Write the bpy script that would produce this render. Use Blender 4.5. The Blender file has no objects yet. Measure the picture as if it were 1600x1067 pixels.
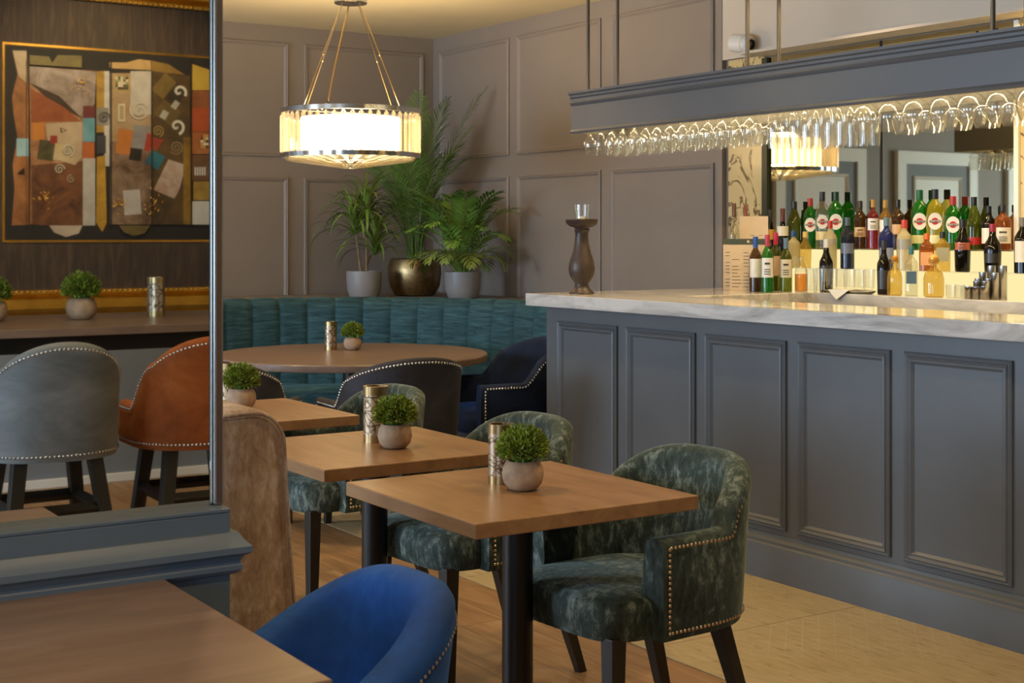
import bpy, bmesh, math, random
from mathutils import Vector, Matrix
random.seed(7)
R = math.radians
PI = math.pi
scn = bpy.context.scene
C = scn.collection

# ------------------------------------------------------------------ camera
F_PX, HY, CAM_H, YAW = 2222.0, 368.0, 1.40, R(33.0)
S_, C_ = math.sin(YAW), math.cos(YAW)
cam_d = bpy.data.cameras.new('camera')
cam = bpy.data.objects.new('camera', cam_d)
C.objects.link(cam)
cam.location = (0, 0, CAM_H)
cam.rotation_euler = (R(90), 0, -YAW)
cam_d.sensor_width = 36.0
cam_d.lens = F_PX / 1600 * 36.0
cam_d.shift_y = -(533.5 - HY) / 1600
cam_d.clip_start = 0.05
cam_d.dof.use_dof = True
cam_d.dof.focus_distance = 4.6
cam_d.dof.aperture_fstop = 11
scn.camera = cam

# ------------------------------------------------------------------ world, lights, exposure
scn.view_settings.view_transform = 'Standard'
scn.view_settings.look = 'None'
scn.view_settings.gamma = 1.0
scn.view_settings.use_curve_mapping = False
scn.view_settings.exposure = 0.0
try:
    scn.cycles.transparent_max_bounces = 32
    scn.cycles.max_bounces = 10
except Exception:
    pass
world = bpy.data.worlds.new('world')
scn.world = world
world.use_nodes = True
bgn = world.node_tree.nodes['Background']
bgn.inputs[0].default_value = (0.62, 0.78, 1.0, 1)
bgn.inputs[1].default_value = 1.0

def area(name, loc, target, sx, sy, power, col, spread=180):
    d = bpy.data.lights.new(name, 'AREA')
    d.shape = 'RECTANGLE'; d.size = sx; d.size_y = sy
    d.energy = power; d.color = col; d.spread = R(spread)
    o = bpy.data.objects.new(name, d); C.objects.link(o)
    o.location = loc
    o.rotation_euler = (Vector(target) - Vector(loc)).to_track_quat('-Z', 'Y').to_euler()
    return o

def spot(name, loc, target, power, col, ang=80, blend=0.6, rad=0.04):
    d = bpy.data.lights.new(name, 'SPOT')
    d.energy = power; d.color = col; d.spot_size = R(ang); d.spot_blend = blend
    d.shadow_soft_size = rad
    o = bpy.data.objects.new(name, d); C.objects.link(o)
    o.location = loc
    o.rotation_euler = (Vector(target) - Vector(loc)).to_track_quat('-Z', 'Y').to_euler()
    return o

DAY = (0.60, 0.78, 1.0)
WARM = (1.0, 0.70, 0.36)
# daylight through the three windows of the left wall
for wy, we in ((-0.6, 120), (3.6, 110), (7.2, 300)):
    area('window_daylight', (-4.42, wy, 1.65), (0, wy, 1.35), 1.9, 1.7, we, DAY)
# ceiling downlights (warm), each inside a fitting built further down
DOWNLIGHTS = [(1.55, 3.75), (1.3, 1.0), (2.9, 2.3), (3.3, 5.6), (-1.2, 1.5), (-1.0, 5.5), (1.7, 6.8), (2.4, -1.6), (0.9, -1.6), (4.9, 2.6), (4.9, 3.8), (4.9, 5.0)]  # last three are added to throw warm light on bulkhead and back bar
for (lx, ly) in DOWNLIGHTS:
    pic = ly == -1.6                       # the two by the back wall are added and tilted to brighten the painting
    spot('ceiling_downlight_beam', (lx, ly, 2.93), (lx, ly - (1.0 if pic else 0), 1.6 if pic else 0), 78 if pic else 75, WARM, 110, 0.7)

# ------------------------------------------------------------------ pixel helper: a pixel is a ray, one known coordinate fixes the point
def at(px, py=None, x=None, y=None, z=None):
    t = (px - 800.0) / F_PX
    if z is not None:
        d = (CAM_H - z) * F_PX / (py - HY)
    elif x is not None:
        d = x / (S_ + t * C_)
    else:
        d = y / (C_ - t * S_)
    X = d * (S_ + t * C_); Y = d * (C_ - t * S_)
    Z = z if z is not None else (CAM_H - (py - HY) * d / F_PX if py is not None else 0.0)
    return Vector((X, Y, Z))

# ------------------------------------------------------------------ mesh helpers
class MB:
    def __init__(s):
        s.v = []; s.f = []; s.m = []; s.cur = 0
    def add(s, vs, fs):
        o = len(s.v)
        s.v.extend([tuple(p) for p in vs])
        for f in fs:
            s.f.append(tuple(i + o for i in f)); s.m.append(s.cur)
        return s
    def box(s, x0, x1, y0, y1, z0, z1):
        vs = [(x0,y0,z0),(x1,y0,z0),(x1,y1,z0),(x0,y1,z0),(x0,y0,z1),(x1,y0,z1),(x1,y1,z1),(x0,y1,z1)]
        return s.add(vs, [(0,3,2,1),(4,5,6,7),(0,1,5,4),(1,2,6,5),(2,3,7,6),(3,0,4,7)])
    def hexa(s, b, t):                     # 4 bottom points, 4 top points
        return s.add(list(b) + list(t), [(0,3,2,1),(4,5,6,7),(0,1,5,4),(1,2,6,5),(2,3,7,6),(3,0,4,7)])
    def leg(s, a, b, wa, wb):              # square tapered leg from a (top) to b (foot)
        q = [(-1,-1),(1,-1),(1,1),(-1,1)]
        return s.hexa([(b[0]+i*wb/2, b[1]+j*wb/2, b[2]) for i, j in q], [(a[0]+i*wa/2, a[1]+j*wa/2, a[2]) for i, j in q])
    def loft(s, rings, closed=True, cap=True):
        n = len(rings[0]); vs = [p for r in rings for p in r]; fs = []
        for i in range(len(rings) - 1):
            for j in range(n if closed else n - 1):
                k = (j + 1) % n
                fs.append((i*n+j, i*n+k, (i+1)*n+k, (i+1)*n+j))
        if cap and closed:
            fs.append(tuple(range(n - 1, -1, -1)))
            fs.append(tuple((len(rings)-1)*n + j for j in range(n)))
        return s.add(vs, fs)
    def tube(s, pts, r, n=8, cap=True):
        pts = [Vector(p) for p in pts]; rings = []
        for i, p in enumerate(pts):
            a = pts[max(i-1, 0)]; b = pts[min(i+1, len(pts)-1)]
            t = (b - a).normalized()
            up = Vector((0,0,1)) if abs(t.z) < 0.9 else Vector((1,0,0))
            u = t.cross(up).normalized(); w = t.cross(u)
            rr = r[i] if isinstance(r, (list, tuple)) else r
            rings.append([p + (u*math.cos(2*PI*k/n) + w*math.sin(2*PI*k/n))*rr for k in range(n)])
        return s.loft(rings, True, cap)
    def lathe(s, prof, n=24, c=(0,0,0), cap=True):
        rings = [[(c[0]+r*math.cos(2*PI*k/n), c[1]+r*math.sin(2*PI*k/n), c[2]+z) for k in range(n)] for r, z in prof]
        return s.loft(rings, True, cap)
    def sph(s, c, r, n=10, m=6, sz=1.0):
        return s.lathe([(max(r*math.sin(PI*i/m), 1e-4), -r*sz*math.cos(PI*i/m)) for i in range(m+1)], n, c)
    def prism(s, poly, z0, z1):
        n = len(poly)
        return s.loft([[(p[0],p[1],z0) for p in poly], [(p[0],p[1],z1) for p in poly]])

def s2l(c):
    return c/12.92 if c <= 0.04045 else ((c+0.055)/1.055)**2.4
def hexc(h):
    h = h.lstrip('#')
    return tuple(s2l(int(h[i:i+2], 16)/255) for i in (0,2,4)) + (1.0,)

def mk(name, mb, mat, parent=None, smooth=None, bevel=0.0, seg=2, fix=True, loc=None, subd=0):
    me = bpy.data.meshes.new(name)
    me.from_pydata(mb.v, [], mb.f)
    mats = mat if isinstance(mat, (list, tuple)) else [mat]
    for m in mats: me.materials.append(m)
    if len(mats) > 1:
        me.polygons.foreach_set('material_index', mb.m)
    if fix:
        bm = bmesh.new(); bm.from_mesh(me)
        bmesh.ops.recalc_face_normals(bm, faces=bm.faces)
        bm.to_mesh(me); bm.free()
    if smooth is not None:
        me.polygons.foreach_set('use_smooth', [True]*len(me.polygons))
        me.set_sharp_from_angle(angle=R(smooth))
    me.update()
    o = bpy.data.objects.new(name, me); C.objects.link(o)
    if parent: o.parent = parent
    if loc: o.location = loc
    if bevel:
        b = o.modifiers.new('bevel', 'BEVEL'); b.width = bevel; b.segments = seg; b.limit_method = 'ANGLE'; b.angle_limit = R(35)
    if subd:
        b = o.modifiers.new('sub', 'SUBSURF'); b.levels = subd; b.render_levels = subd
    return o
def tag(o, label=None, cat=None, group=None, kind=None):
    if label: o['label'] = label
    if cat: o['category'] = cat
    if group: o['group'] = group
    if kind: o['kind'] = kind
    return o
def thing(name, label, cat, loc=(0,0,0), rz=0, group=None):
    o = bpy.data.objects.new(name, None); C.objects.link(o)
    o.location = loc; o.rotation_euler = (0,0,rz); o.empty_display_size = 0.1
    return tag(o, label, cat, group)
def inst(name, src, parent=None, loc=(0,0,0), rot=(0,0,0), scale=(1,1,1)):
    o = bpy.data.objects.new(name, src.data if hasattr(src, 'data') else src); C.objects.link(o)
    o.parent = parent; o.location = loc; o.rotation_euler = rot; o.scale = scale
    return o
def dup(root, loc, rz, label=None, group=None):
    r = root.copy(); C.objects.link(r); r.location = loc; r.rotation_euler = (0,0,rz)
    if label: r['label'] = label
    if group: r['group'] = group
    for ch in list(root.children):
        c = ch.copy(); C.objects.link(c); c.parent = r
        for g in list(ch.children):
            e = g.copy(); C.objects.link(e); e.parent = c
    return r

# ------------------------------------------------------------------ materials
def newmat(name):
    m = bpy.data.materials.new(name); m.use_nodes = True
    nt = m.node_tree
    return m, nt, nt.nodes['Principled BSDF']
def coords(nt, scale=(1,1,1), rnd=False):
    tc = nt.nodes.new('ShaderNodeTexCoord'); mp = nt.nodes.new('ShaderNodeMapping')
    mp.inputs['Scale'].default_value = scale
    nt.links.new(tc.outputs['Object'], mp.inputs['Vector'])
    if rnd:
        oi = nt.nodes.new('ShaderNodeObjectInfo'); ml = nt.nodes.new('ShaderNodeMath'); ml.operation = 'MULTIPLY'; ml.inputs[1].default_value = 37.0
        cb = nt.nodes.new('ShaderNodeCombineXYZ')
        nt.links.new(oi.outputs['Random'], ml.inputs[0])
        for i in range(3): nt.links.new(ml.outputs[0], cb.inputs[i])
        nt.links.new(cb.outputs[0], mp.inputs['Location'])
    return mp.outputs['Vector']
def noise(nt, vec, scale, detail=4, rough=0.55, dist=0.0):
    n = nt.nodes.new('ShaderNodeTexNoise'); n.inputs['Scale'].default_value = scale; n.inputs['Detail'].default_value = detail
    n.inputs['Roughness'].default_value = rough; n.inputs['Distortion'].default_value = dist
    nt.links.new(vec, n.inputs['Vector']); return n.outputs['Fac']
def ramp(nt, fac, stops):
    r = nt.nodes.new('ShaderNodeValToRGB'); e = r.color_ramp.elements
    while len(e) < len(stops): e.new(0.5)
    for i, (p, c) in enumerate(stops):
        e[i].position = p; e[i].color = hexc(c) if isinstance(c, str) else c
    nt.links.new(fac, r.inputs['Fac']); return r.outputs['Color']
def bump(nt, b, height, strength=0.2, dist=0.01):
    n = nt.nodes.new('ShaderNodeBump'); n.inputs['Strength'].default_value = strength; n.inputs['Distance'].default_value = dist
    nt.links.new(height, n.inputs['Height']); nt.links.new(n.outputs['Normal'], b.inputs['Normal'])
def plain(name, col, rough=0.5, metal=0.0, var=0.0, scale=6, spec=0.5, coat=0.0, rnd=False):
    m, nt, b = newmat(name)
    c = hexc(col)
    b.inputs['Base Color'].default_value = c; b.inputs['Roughness'].default_value = rough; b.inputs['Metallic'].default_value = metal
    b.inputs['Specular IOR Level'].default_value = spec; b.inputs['Coat Weight'].default_value = coat
    if var:
        f = noise(nt, coords(nt, rnd=rnd), scale, 5)
        lo = tuple(x*(1-var) for x in c[:3]) + (1,); hi = tuple(min(1, x*(1+var)) for x in c[:3]) + (1,)
        nt.links.new(ramp(nt, f, [(0.3, lo), (0.7, hi)]), b.inputs['Base Color'])
        bump(nt, b, f, 0.06)
    return m
def wood(name, c1, c2, c3, scale=(1,9,9), rough=0.4, rnd=False, sc=3.0, bmp=0.08, coat=0.0):
    m, nt, b = newmat(name)
    v = coords(nt, scale, rnd)
    f = noise(nt, v, sc, 8, 0.62, 0.7)
    nt.links.new(ramp(nt, f, [(0.28, c1), (0.5, c2), (0.72, c3)]), b.inputs['Base Color'])
    b.inputs['Roughness'].default_value = rough; b.inputs['Coat Weight'].default_value = coat
    bump(nt, b, f, bmp, 0.005)
    return m
def velvet(name, c1, c2, c3, scale=5, sheen=0.6, rough=0.75, stretch=(1,1,1), tint=None, rnd=True, lo=0.35, hi=0.68, crushed=False):
    m, nt, b = newmat(name)
    v = coords(nt, stretch, rnd)
    f = noise(nt, v, scale, 7, 0.68, 0.6)
    if crushed:
        g = noise(nt, coords(nt, (1.6,1.6,.7), rnd), 26, 6, 0.75, 0.4)
        mm_ = nt.nodes.new('ShaderNodeMath'); mm_.operation = 'MULTIPLY_ADD'; mm_.inputs[1].default_value = .62; nt.links.new(g, mm_.inputs[0])
        m2_ = nt.nodes.new('ShaderNodeMath'); m2_.operation = 'MULTIPLY'; m2_.inputs[1].default_value = .42; nt.links.new(f, m2_.inputs[0]); nt.links.new(m2_.outputs[0], mm_.inputs[2])
        f = mm_.outputs[0]
    nt.links.new(ramp(nt, f, [(lo, c1), ((lo+hi)/2, c2), (hi, c3)]), b.inputs['Base Color'])
    b.inputs['Roughness'].default_value = rough
    b.inputs['Specular IOR Level'].default_value = 0.25
    b.inputs['Sheen Weight'].default_value = sheen; b.inputs['Sheen Roughness'].default_value = 0.4
    b.inputs['Sheen Tint'].default_value = hexc(tint or c3)
    f2 = noise(nt, v, scale*14, 3)
    bump(nt, b, f2, 0.12, 0.004)
    return m
def thin_glass(name, tint=(0.96,0.97,0.97), refl=1.0, body=0.0, bcol=None):
    m = bpy.data.materials.new(name); m.use_nodes = True; nt = m.node_tree; nt.nodes.clear()
    out = nt.nodes.new('ShaderNodeOutputMaterial'); tr = nt.nodes.new('ShaderNodeBsdfTransparent'); gl = nt.nodes.new('ShaderNodeBsdfGlossy')
    mix = nt.nodes.new('ShaderNodeMixShader'); lw_ = nt.nodes.new('ShaderNodeLayerWeight'); lw_.inputs['Blend'].default_value = 0.5
    fr = nt.nodes.new('ShaderNodeMath'); fr.operation = 'POWER'; fr.inputs[1].default_value = 3.5; nt.links.new(lw_.outputs['Facing'], fr.inputs[0])
    mt = nt.nodes.new('ShaderNodeMath'); mt.operation = 'MULTIPLY_ADD'; mt.inputs[1].default_value = .62*refl; mt.inputs[2].default_value = .03*refl; mt.use_clamp = True
    tr.inputs['Color'].default_value = tuple(tint) + (1,); gl.inputs['Roughness'].default_value = 0.03
    nt.links.new(fr.outputs[0], mt.inputs[0]); nt.links.new(mt.outputs[0], mix.inputs['Fac'])
    base = tr.outputs[0]
    if body > 0:
        df = nt.nodes.new('ShaderNodeBsdfDiffuse'); df.inputs['Color'].default_value = bcol
        tl = nt.nodes.new('ShaderNodeBsdfTranslucent'); tl.inputs['Color'].default_value = bcol
        a = nt.nodes.new('ShaderNodeMixShader'); a.inputs['Fac'].default_value = 0.5
        nt.links.new(df.outputs[0], a.inputs[1]); nt.links.new(tl.outputs[0], a.inputs[2])
        bm_ = nt.nodes.new('ShaderNodeMixShader'); bm_.inputs['Fac'].default_value = body
        nt.links.new(tr.outputs[0], bm_.inputs[1]); nt.links.new(a.outputs[0], bm_.inputs[2]); base = bm_.outputs[0]
    nt.links.new(base, mix.inputs[1]); nt.links.new(gl.outputs[0], mix.inputs[2]); nt.links.new(mix.outputs[0], out.inputs['Surface'])
    return m
def emit(name, col, strength):
    m = bpy.data.materials.new(name); m.use_nodes = True; nt = m.node_tree; nt.nodes.clear()
    out = nt.nodes.new('ShaderNodeOutputMaterial'); e = nt.nodes.new('ShaderNodeEmission')
    e.inputs[0].default_value = hexc(col); e.inputs[1].default_value = strength
    nt.links.new(e.outputs[0], out.inputs['Surface']); return m

M = {}
M['wall'] = plain('wall_paint_taupe', '#8a7f75', 0.55, var=0.03, scale=3)
M['wall_cool'] = plain('wall_paint_grey', '#7d838a', 0.6, var=0.03, scale=3)
M['cream'] = plain('cream_plaster', '#cfc4b4', 0.7, var=0.04, scale=2)
M['ceiling'] = plain('ceiling_plaster', '#dccfae', 0.8, var=0.03, scale=2)
M['white'] = plain('white_paint', '#e8e6e0', 0.4)
M['bar_paint'] = plain('bar_paint_slate', '#5d6063', 0.38, var=0.05, scale=4)
M['canopy_paint'] = plain('canopy_paint_slate', '#5c5c5d', 0.42, var=0.04, scale=4)
M['part_paint'] = plain('partition_paint_slate', '#5e6b76', 0.42, var=0.05, scale=4)
M['tabletop'] = wood('tabletop_oak', '#7f5c3c', '#916d48', '#9f7b58', (8,1.2,8), 0.33, True, 2.4, 0.05)
M['tableedge'] = plain('tabletop_edge', '#9b7452', 0.45, var=0.05)
M['table_grey'] = wood('tabletop_greyed', '#735d4e', '#826a5a', '#8e7768', (1.4,8,8), 0.32, True, 2.4, 0.05)
M['blackmetal'] = plain('black_metal', '#12110f', 0.38, 0.2)
M['darkwood'] = plain('dark_leg_wood', '#231e19', 0.4, var=0.2, scale=20, rnd=True)
M['velvet_green'] = velvet('velvet_green_crushed', '#151c19', '#39453e', '#8f9a91', 3.2, 0.7, tint='#8fa098', lo=.38, hi=.68, crushed=True)  # palest tone paints silvery highlights into the pile colour
M['velvet_navy'] = velvet('velvet_navy', '#0d1422', '#141f36', '#1c2d50', 3, 0.6, tint='#31507f')
M['velvet_char'] = velvet('velvet_charcoal', '#2b2a2d', '#36353a', '#434146', 3, 0.5, tint='#6a6a70')
M['velvet_blue'] = velvet('velvet_blue', '#16386e', '#1f4d95', '#2c60b0', 3, 0.5, tint='#3f6fbb')
M['velvet_teal'] = velvet('velvet_teal', '#223a3f', '#30525a', '#48686e', 3.0, 0.5, stretch=(2,2,22), tint='#5a7f88')
M['velvet_grey'] = velvet('velvet_stool_grey', '#6c6f70', '#808384', '#929596', 2.5, 0.4, stretch=(1,1,3), tint='#90959a')
M['velvet_orange'] = velvet('velvet_stool_orange', '#8a4a22', '#a85a2a', '#bd6c38', 5, 0.5, tint='#d08a55')
M['velvet_brown'] = velvet('velvet_bench_brown', '#80634a', '#a8917f', '#d0c5bc', 3.4, 0.7, stretch=(5,5,0.9), tint='#b8a690', crushed=True, lo=.36, hi=.70)  # whitish tone puts daylit patches of the pile into the colour
M['nail'] = plain('nailhead_brass', '#dcc4a2', 0.25, 1.0)
M['nail_s'] = plain('nailhead_silver', '#d8d8d8', 0.22, 1.0)
M['chrome'] = plain('chrome', '#d0d0d0', 0.12, 1.0)
M['steel'] = plain('brushed_steel', '#b5b2ae', 0.3, 1.0)
M['brass'] = plain('brushed_brass', '#b49a6e', 0.28, 1.0)
M['gold'] = plain('gold_leaf', '#d0a24a', 0.3, 1.0, var=0.15, scale=12)
M['goldpot'] = plain('hammered_gold', '#a38b62', 0.36, 1.0, var=0.25, scale=40)
M['greypot'] = plain('grey_planter', '#8d8b8b', 0.42)
M['stonepot'] = plain('pale_wood_pot', '#a98d71', 0.7, var=0.25, scale=30, rnd=True)
M['soil'] = plain('bark_mulch', '#7a4f25', 0.9, var=0.5, scale=60)
M['leaf'] = plain('leaf_green', '#668a34', 0.45, var=0.3, scale=5, rnd=True)
M['leaf_d'] = plain('leaf_dark', '#577c30', 0.45, var=0.3, scale=5, rnd=True)
M['leaf_y'] = plain('leaf_stripe', '#7d9040', 0.45, var=0.35, scale=5, rnd=True)
M['stem'] = plain('plant_stem', '#5c7a30', 0.55)
M['trunk'] = plain('cane_trunk', '#8a7255', 0.8, var=0.3, scale=30)
M['tuft'] = plain('shrub_green', '#76892a', 0.6, var=0.45, scale=30, rnd=True)
M['holder'] = plain('carved_dark_wood', '#3d302a', 0.42, var=0.25, scale=14)
M['mirror'] = plain('mirror_silver', '#e6ebe9', 0.015, 1.0)
M['mirror_b'] = plain('mirror_smoked', '#b9b49c', 0.02, 1.0)
M['glass'] = thin_glass('clear_glass', (0.97,0.97,0.96), 1.5, .018, (.9,.9,.88,1))
M['pane'] = thin_glass('window_glass', (0.96,0.98,1.0), 1.0)
M['crystal'] = thin_glass('crystal_glass', (0.95,0.93,0.88), 1.8, .03, (1.0,.93,.8,1))
M['crystal_rod'] = thin_glass('crystal_rod_glass', (0.95,0.92,0.86), 1.8, .28, (1.0,.9,.72,1))
M['bulb'] = emit('lamp_bulb', '#ffdca4', 60.0)
M['led'] = emit('led_strip', '#ffcf80', 30.0)
M['shelf_lit'] = emit('backlit_shelf', '#ffe9a8', 1.05)
M['paper'] = plain('paper_cream', '#cdb89c', 0.8)
M['white_label'] = plain('label_white', '#dcd8d0', 0.6)
M['ink'] = plain('ink_dark', '#33302c', 0.7)
M['gap'] = plain('joint_dark', '#2c231a', 0.9)
M['rodm'] = plain('bronze_rod', '#6d6152', 0.4, 0.6)
M['rubber'] = plain('rubber_black', '#151515', 0.8)

# marble worktop
def marble(name, c1, c2, c3, sc=2.0, rough=0.12, stretch=(1,1,1), warm=None):
    m, nt, b = newmat(name)
    v = coords(nt, stretch)
    f = noise(nt, v, sc, 9, 0.62, 1.6)
    nt.links.new(ramp(nt, f, [(0.33, c1), (0.5, c2), (0.62, c3)]), b.inputs['Base Color'])
    b.inputs['Roughness'].default_value = rough
    return m
M['marble'] = marble('marble_grey_white', '#9a9794', '#bdbab6', '#cfccc8', 3.0, 0.1, (3,0.6,3))
def veined(name):
    m, nt, b = newmat(name)
    v = coords(nt, (1,1,1))
    n1 = noise(nt, v, 2.3, 9, 0.6, 2.0)
    sub = nt.nodes.new('ShaderNodeMath'); sub.operation = 'SUBTRACT'; sub.inputs[1].default_value = 0.5
    ab = nt.nodes.new('ShaderNodeMath'); ab.operation = 'ABSOLUTE'
    nt.links.new(n1, sub.inputs[0]); nt.links.new(sub.outputs[0], ab.inputs[0])
    nt.links.new(ramp(nt, ab.outputs[0], [(0.0, '#4a3a26'), (0.012, '#8a734a'), (0.03, '#d8c08a')]), b.inputs['Base Color'])
    b.inputs['Roughness'].default_value = 0.15
    return m
M['veined'] = veined('veined_marble')
M['plank'] = wood('floor_oak', '#7d5c3b', '#9a764e', '#b08c62', (9,0.9,9), 0.42, True, 2.2, 0.1)
def tile_mat():
    m, nt, b = newmat('tile_stone')
    v = coords(nt, (1,1,1), True)
    f = noise(nt, coords(nt, (14,3,3), True), 3.0, 8, 0.7, 0.6)
    base = ramp(nt, f, [(0.3, '#87734e'), (0.42, '#ae9a72'), (0.7, '#c0ae86')])
    mp = nt.nodes.new('ShaderNodeMapping'); mp.inputs['Rotation'].default_value = (0,0,R(45)); nt.links.new(v, mp.inputs['Vector'])
    br = nt.nodes.new('ShaderNodeTexBrick'); br.offset = 0.0; br.inputs['Scale'].default_value = 9.0; br.inputs['Mortar Size'].default_value = 0.03
    br.inputs['Brick Width'].default_value = 0.5; br.inputs['Row Height'].default_value = 0.5
    br.inputs['Color1'].default_value = (0,0,0,1); br.inputs['Color2'].default_value = (0,0,0,1); br.inputs['Mortar'].default_value = (1,1,1,1)
    nt.links.new(mp.outputs[0], br.inputs['Vector'])
    msk = noise(nt, v, 1.3, 2)
    mr = nt.nodes.new('ShaderNodeMapRange'); mr.inputs[1].default_value = 0.45; mr.inputs[2].default_value = 0.62; mr.inputs[4].default_value = 0.4; nt.links.new(msk, mr.inputs[0])
    mu = nt.nodes.new('ShaderNodeMath'); mu.operation = 'MULTIPLY'; nt.links.new(br.outputs['Color'], mu.inputs[0]); nt.links.new(mr.outputs[0], mu.inputs[1])
    mx = nt.nodes.new('ShaderNodeMixRGB'); nt.links.new(mu.outputs[0], mx.inputs[0]); nt.links.new(base, mx.inputs[1]); mx.inputs[2].default_value = hexc('#c9bc9a')
    nt.links.new(mx.outputs[0], b.inputs['Base Color']); b.inputs['Roughness'].default_value = 0.5
    bump(nt, b, f, 0.1, 0.004)
    return m
M['tile'] = tile_mat()

# ================================================================== SETTING
XR, XL, YF, YB, ZC = 5.65, -4.5, 9.85, -2.66, 2.965
floor = tag(mk('floor', MB().box(XL, XR, YB, YF, -0.06, -0.006), M['gap']), 'oak plank floor with a pale patterned tile strip along the bar', 'floor', kind='structure')
# planks along Y (real boards, recessed joints); the tile strip lies between x 3.0 and the bar
plank_me = {}
def plank_mesh(w, l):
    k = (round(w,3), round(l,3))
    if k not in plank_me:
        o = mk('plank', MB().box(0.001, w-0.001, 0.001, l-0.001, -0.006, 0.0), M['plank'], bevel=0)
        plank_me[k] = o.data; bpy.data.objects.remove(o)
    return plank_me[k]
PW = 0.19
rows = int((3.0 - XL)/PW) + 1
for i in range(rows):
    x1 = 3.0 - i*PW; x0 = x1 - PW
    if x1 < -1.0:
        continue
    off = (i*0.47) % 1.5
    y = YB - off
    while y < YF:
        l = 1.5; ya = max(y, YB); yb = min(y + l, YF)
        if yb - ya > 0.05:
            inst('plank', plank_mesh(PW, round(yb-ya, 3)), floor, (x0, ya, 0))
        y += l
pl = mk('plank_field', MB().box(XL, 3.0-(int((3.0+1.0)/PW)+1)*PW, YB, YF, -0.006, 0.0), M['plank'], floor); pl['kind'] = 'stuff'
ti = None
yy = [YB, -2.21, -1.01, 0.19, 1.39, 2.59, 3.79, 4.99, 6.19, 7.39, 8.59, YF]
for a, b in zip(yy, yy[1:]):
    for xa, xb in ((3.004, 4.2), (4.2, XR)):
        mk('tile', MB().box(0.0015, xb-xa-0.0015, 0.0015, b-a-0.0015, -0.006, 0.001), M['tile'], floor, loc=(xa, a, 0))

ceil = tag(mk('ceiling', MB().box(XL, XR, YB, YF, ZC, ZC+0.1), M['ceiling']), 'cream plaster ceiling', 'ceiling', kind='structure')
wr = tag(mk('wall_right', MB().box(XR, XR+0.15, YB, YF, 0, ZC), M['wall']), 'taupe panelled wall behind the bar and the plants', 'wall', kind='structure')
wf = tag(mk('wall_far', MB().box(XL-0.15, XR+0.15, YF, YF+0.15, 0, ZC), M['wall']), 'taupe panelled wall behind the chandelier', 'wall', kind='structure')
wb = tag(mk('wall_back', MB().box(XL-0.15, XR+0.15, YB-0.15, YB, 0, ZC), M['wall_cool']), 'grey wall carrying the large gold framed painting', 'wall', kind='structure')
# left wall with three window openings
lw = MB()
wins = [(-1.55, 0.35), (2.65, 4.55), (6.25, 8.15)]
edges = [YB] + [e for w in wins for e in w] + [YF]
for i in range(0, len(edges), 2):
    lw.box(XL-0.15, XL, edges[i], edges[i+1], 0, ZC)
for a, b in wins:
    lw.box(XL-0.15, XL, a, b, 0, 0.8); lw.box(XL-0.15, XL, a, b, 2.5, ZC)
tag(mk('wall_left', lw, M['cream']), 'pale wall with tall windows', 'wall', kind='structure')
for k, (a, b) in enumerate(wins):
    w = MB()
    for yy0, yy1, zz0, zz1 in ((a, a+.06, .8, 2.5), (b-.06, b, .8, 2.5), (a+.06, b-.06, .8, .86), (a+.06, b-.06, 2.44, 2.5), ((a+b)/2-.025, (a+b)/2+.025, .86, 2.44)):
        w.box(XL-0.1, XL-0.02, yy0, yy1, zz0, zz1)
    wo = tag(mk('window_%d' % (k+1), w, M['white']), 'white framed tall window in the left wall', 'window', kind='structure')
    mk('pane', MB().box(XL-0.07, XL-0.062, a+.06, (a+b)/2-.025, .86, 2.44), M['pane'], wo)
    mk('pane', MB().box(XL-0.07, XL-0.062, (a+b)/2+.025, b-.06, .86, 2.44), M['pane'], wo)

PROF_W = [(0,0),(0,.012),(.008,.017),(.018,.012),(.022,.015),(.034,.004),(.040,.003)]
PROF_B = [(0,0),(0,.010),(.006,.016),(.014,.012),(.018,.018),(.028,.010),(.034,.012),(.044,.001),(.05,.0008)]
def panel(mb, o, u, v, n, w, h, prof):
    o, u, v, n = Vector(o), Vector(u), Vector(v), Vector(n)
    rings = [[o + u*i + v*i + n*t, o + u*(w-i) + v*i + n*t, o + u*(w-i) + v*(h-i) + n*t, o + u*i + v*(h-i) + n*t] for i, t in prof]
    mb.loft(rings, True, True)
    return mb
def wall_panel(parent, axis, c, a, b, z0, z1, prof, mat, name='wall_panel', sgn=-1):
    mb = MB()
    if axis == 'x':      # on a plane x = c, facing -x ; runs along y
        panel(mb, (c, a, z0), (0,1,0), (0,0,1), (sgn,0,0), b-a, z1-z0, prof)
    else:
        panel(mb, (a, c, z0), (1,0,0), (0,0,1), (0,sgn,0), b-a, z1-z0, prof)
    return mk(name, mb, mat, parent)
for a, b in ((3.36, 4.395), (4.523, 5.556)) + tuple((3.23-1.163*k-1.035, 3.23-1.163*k) for k in range(0, 1)):
    wall_panel(wf, 'y', YF, a, b, 1.985, 2.84, PROF_W, M['wall'])
    wall_panel(wf, 'y', YF, a, b, 0.9, 1.836, PROF_W, M['wall'])
for a, b in ((8.73, 9.74), (7.607, 8.62), (6.474, 7.486)):
    wall_panel(wr, 'x', XR, a, b, 1.985, 2.845, PROF_W, M['wall'])
    wall_panel(wr, 'x', XR, a, b, 0.9, 1.836, PROF_W, M['wall'])
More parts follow.
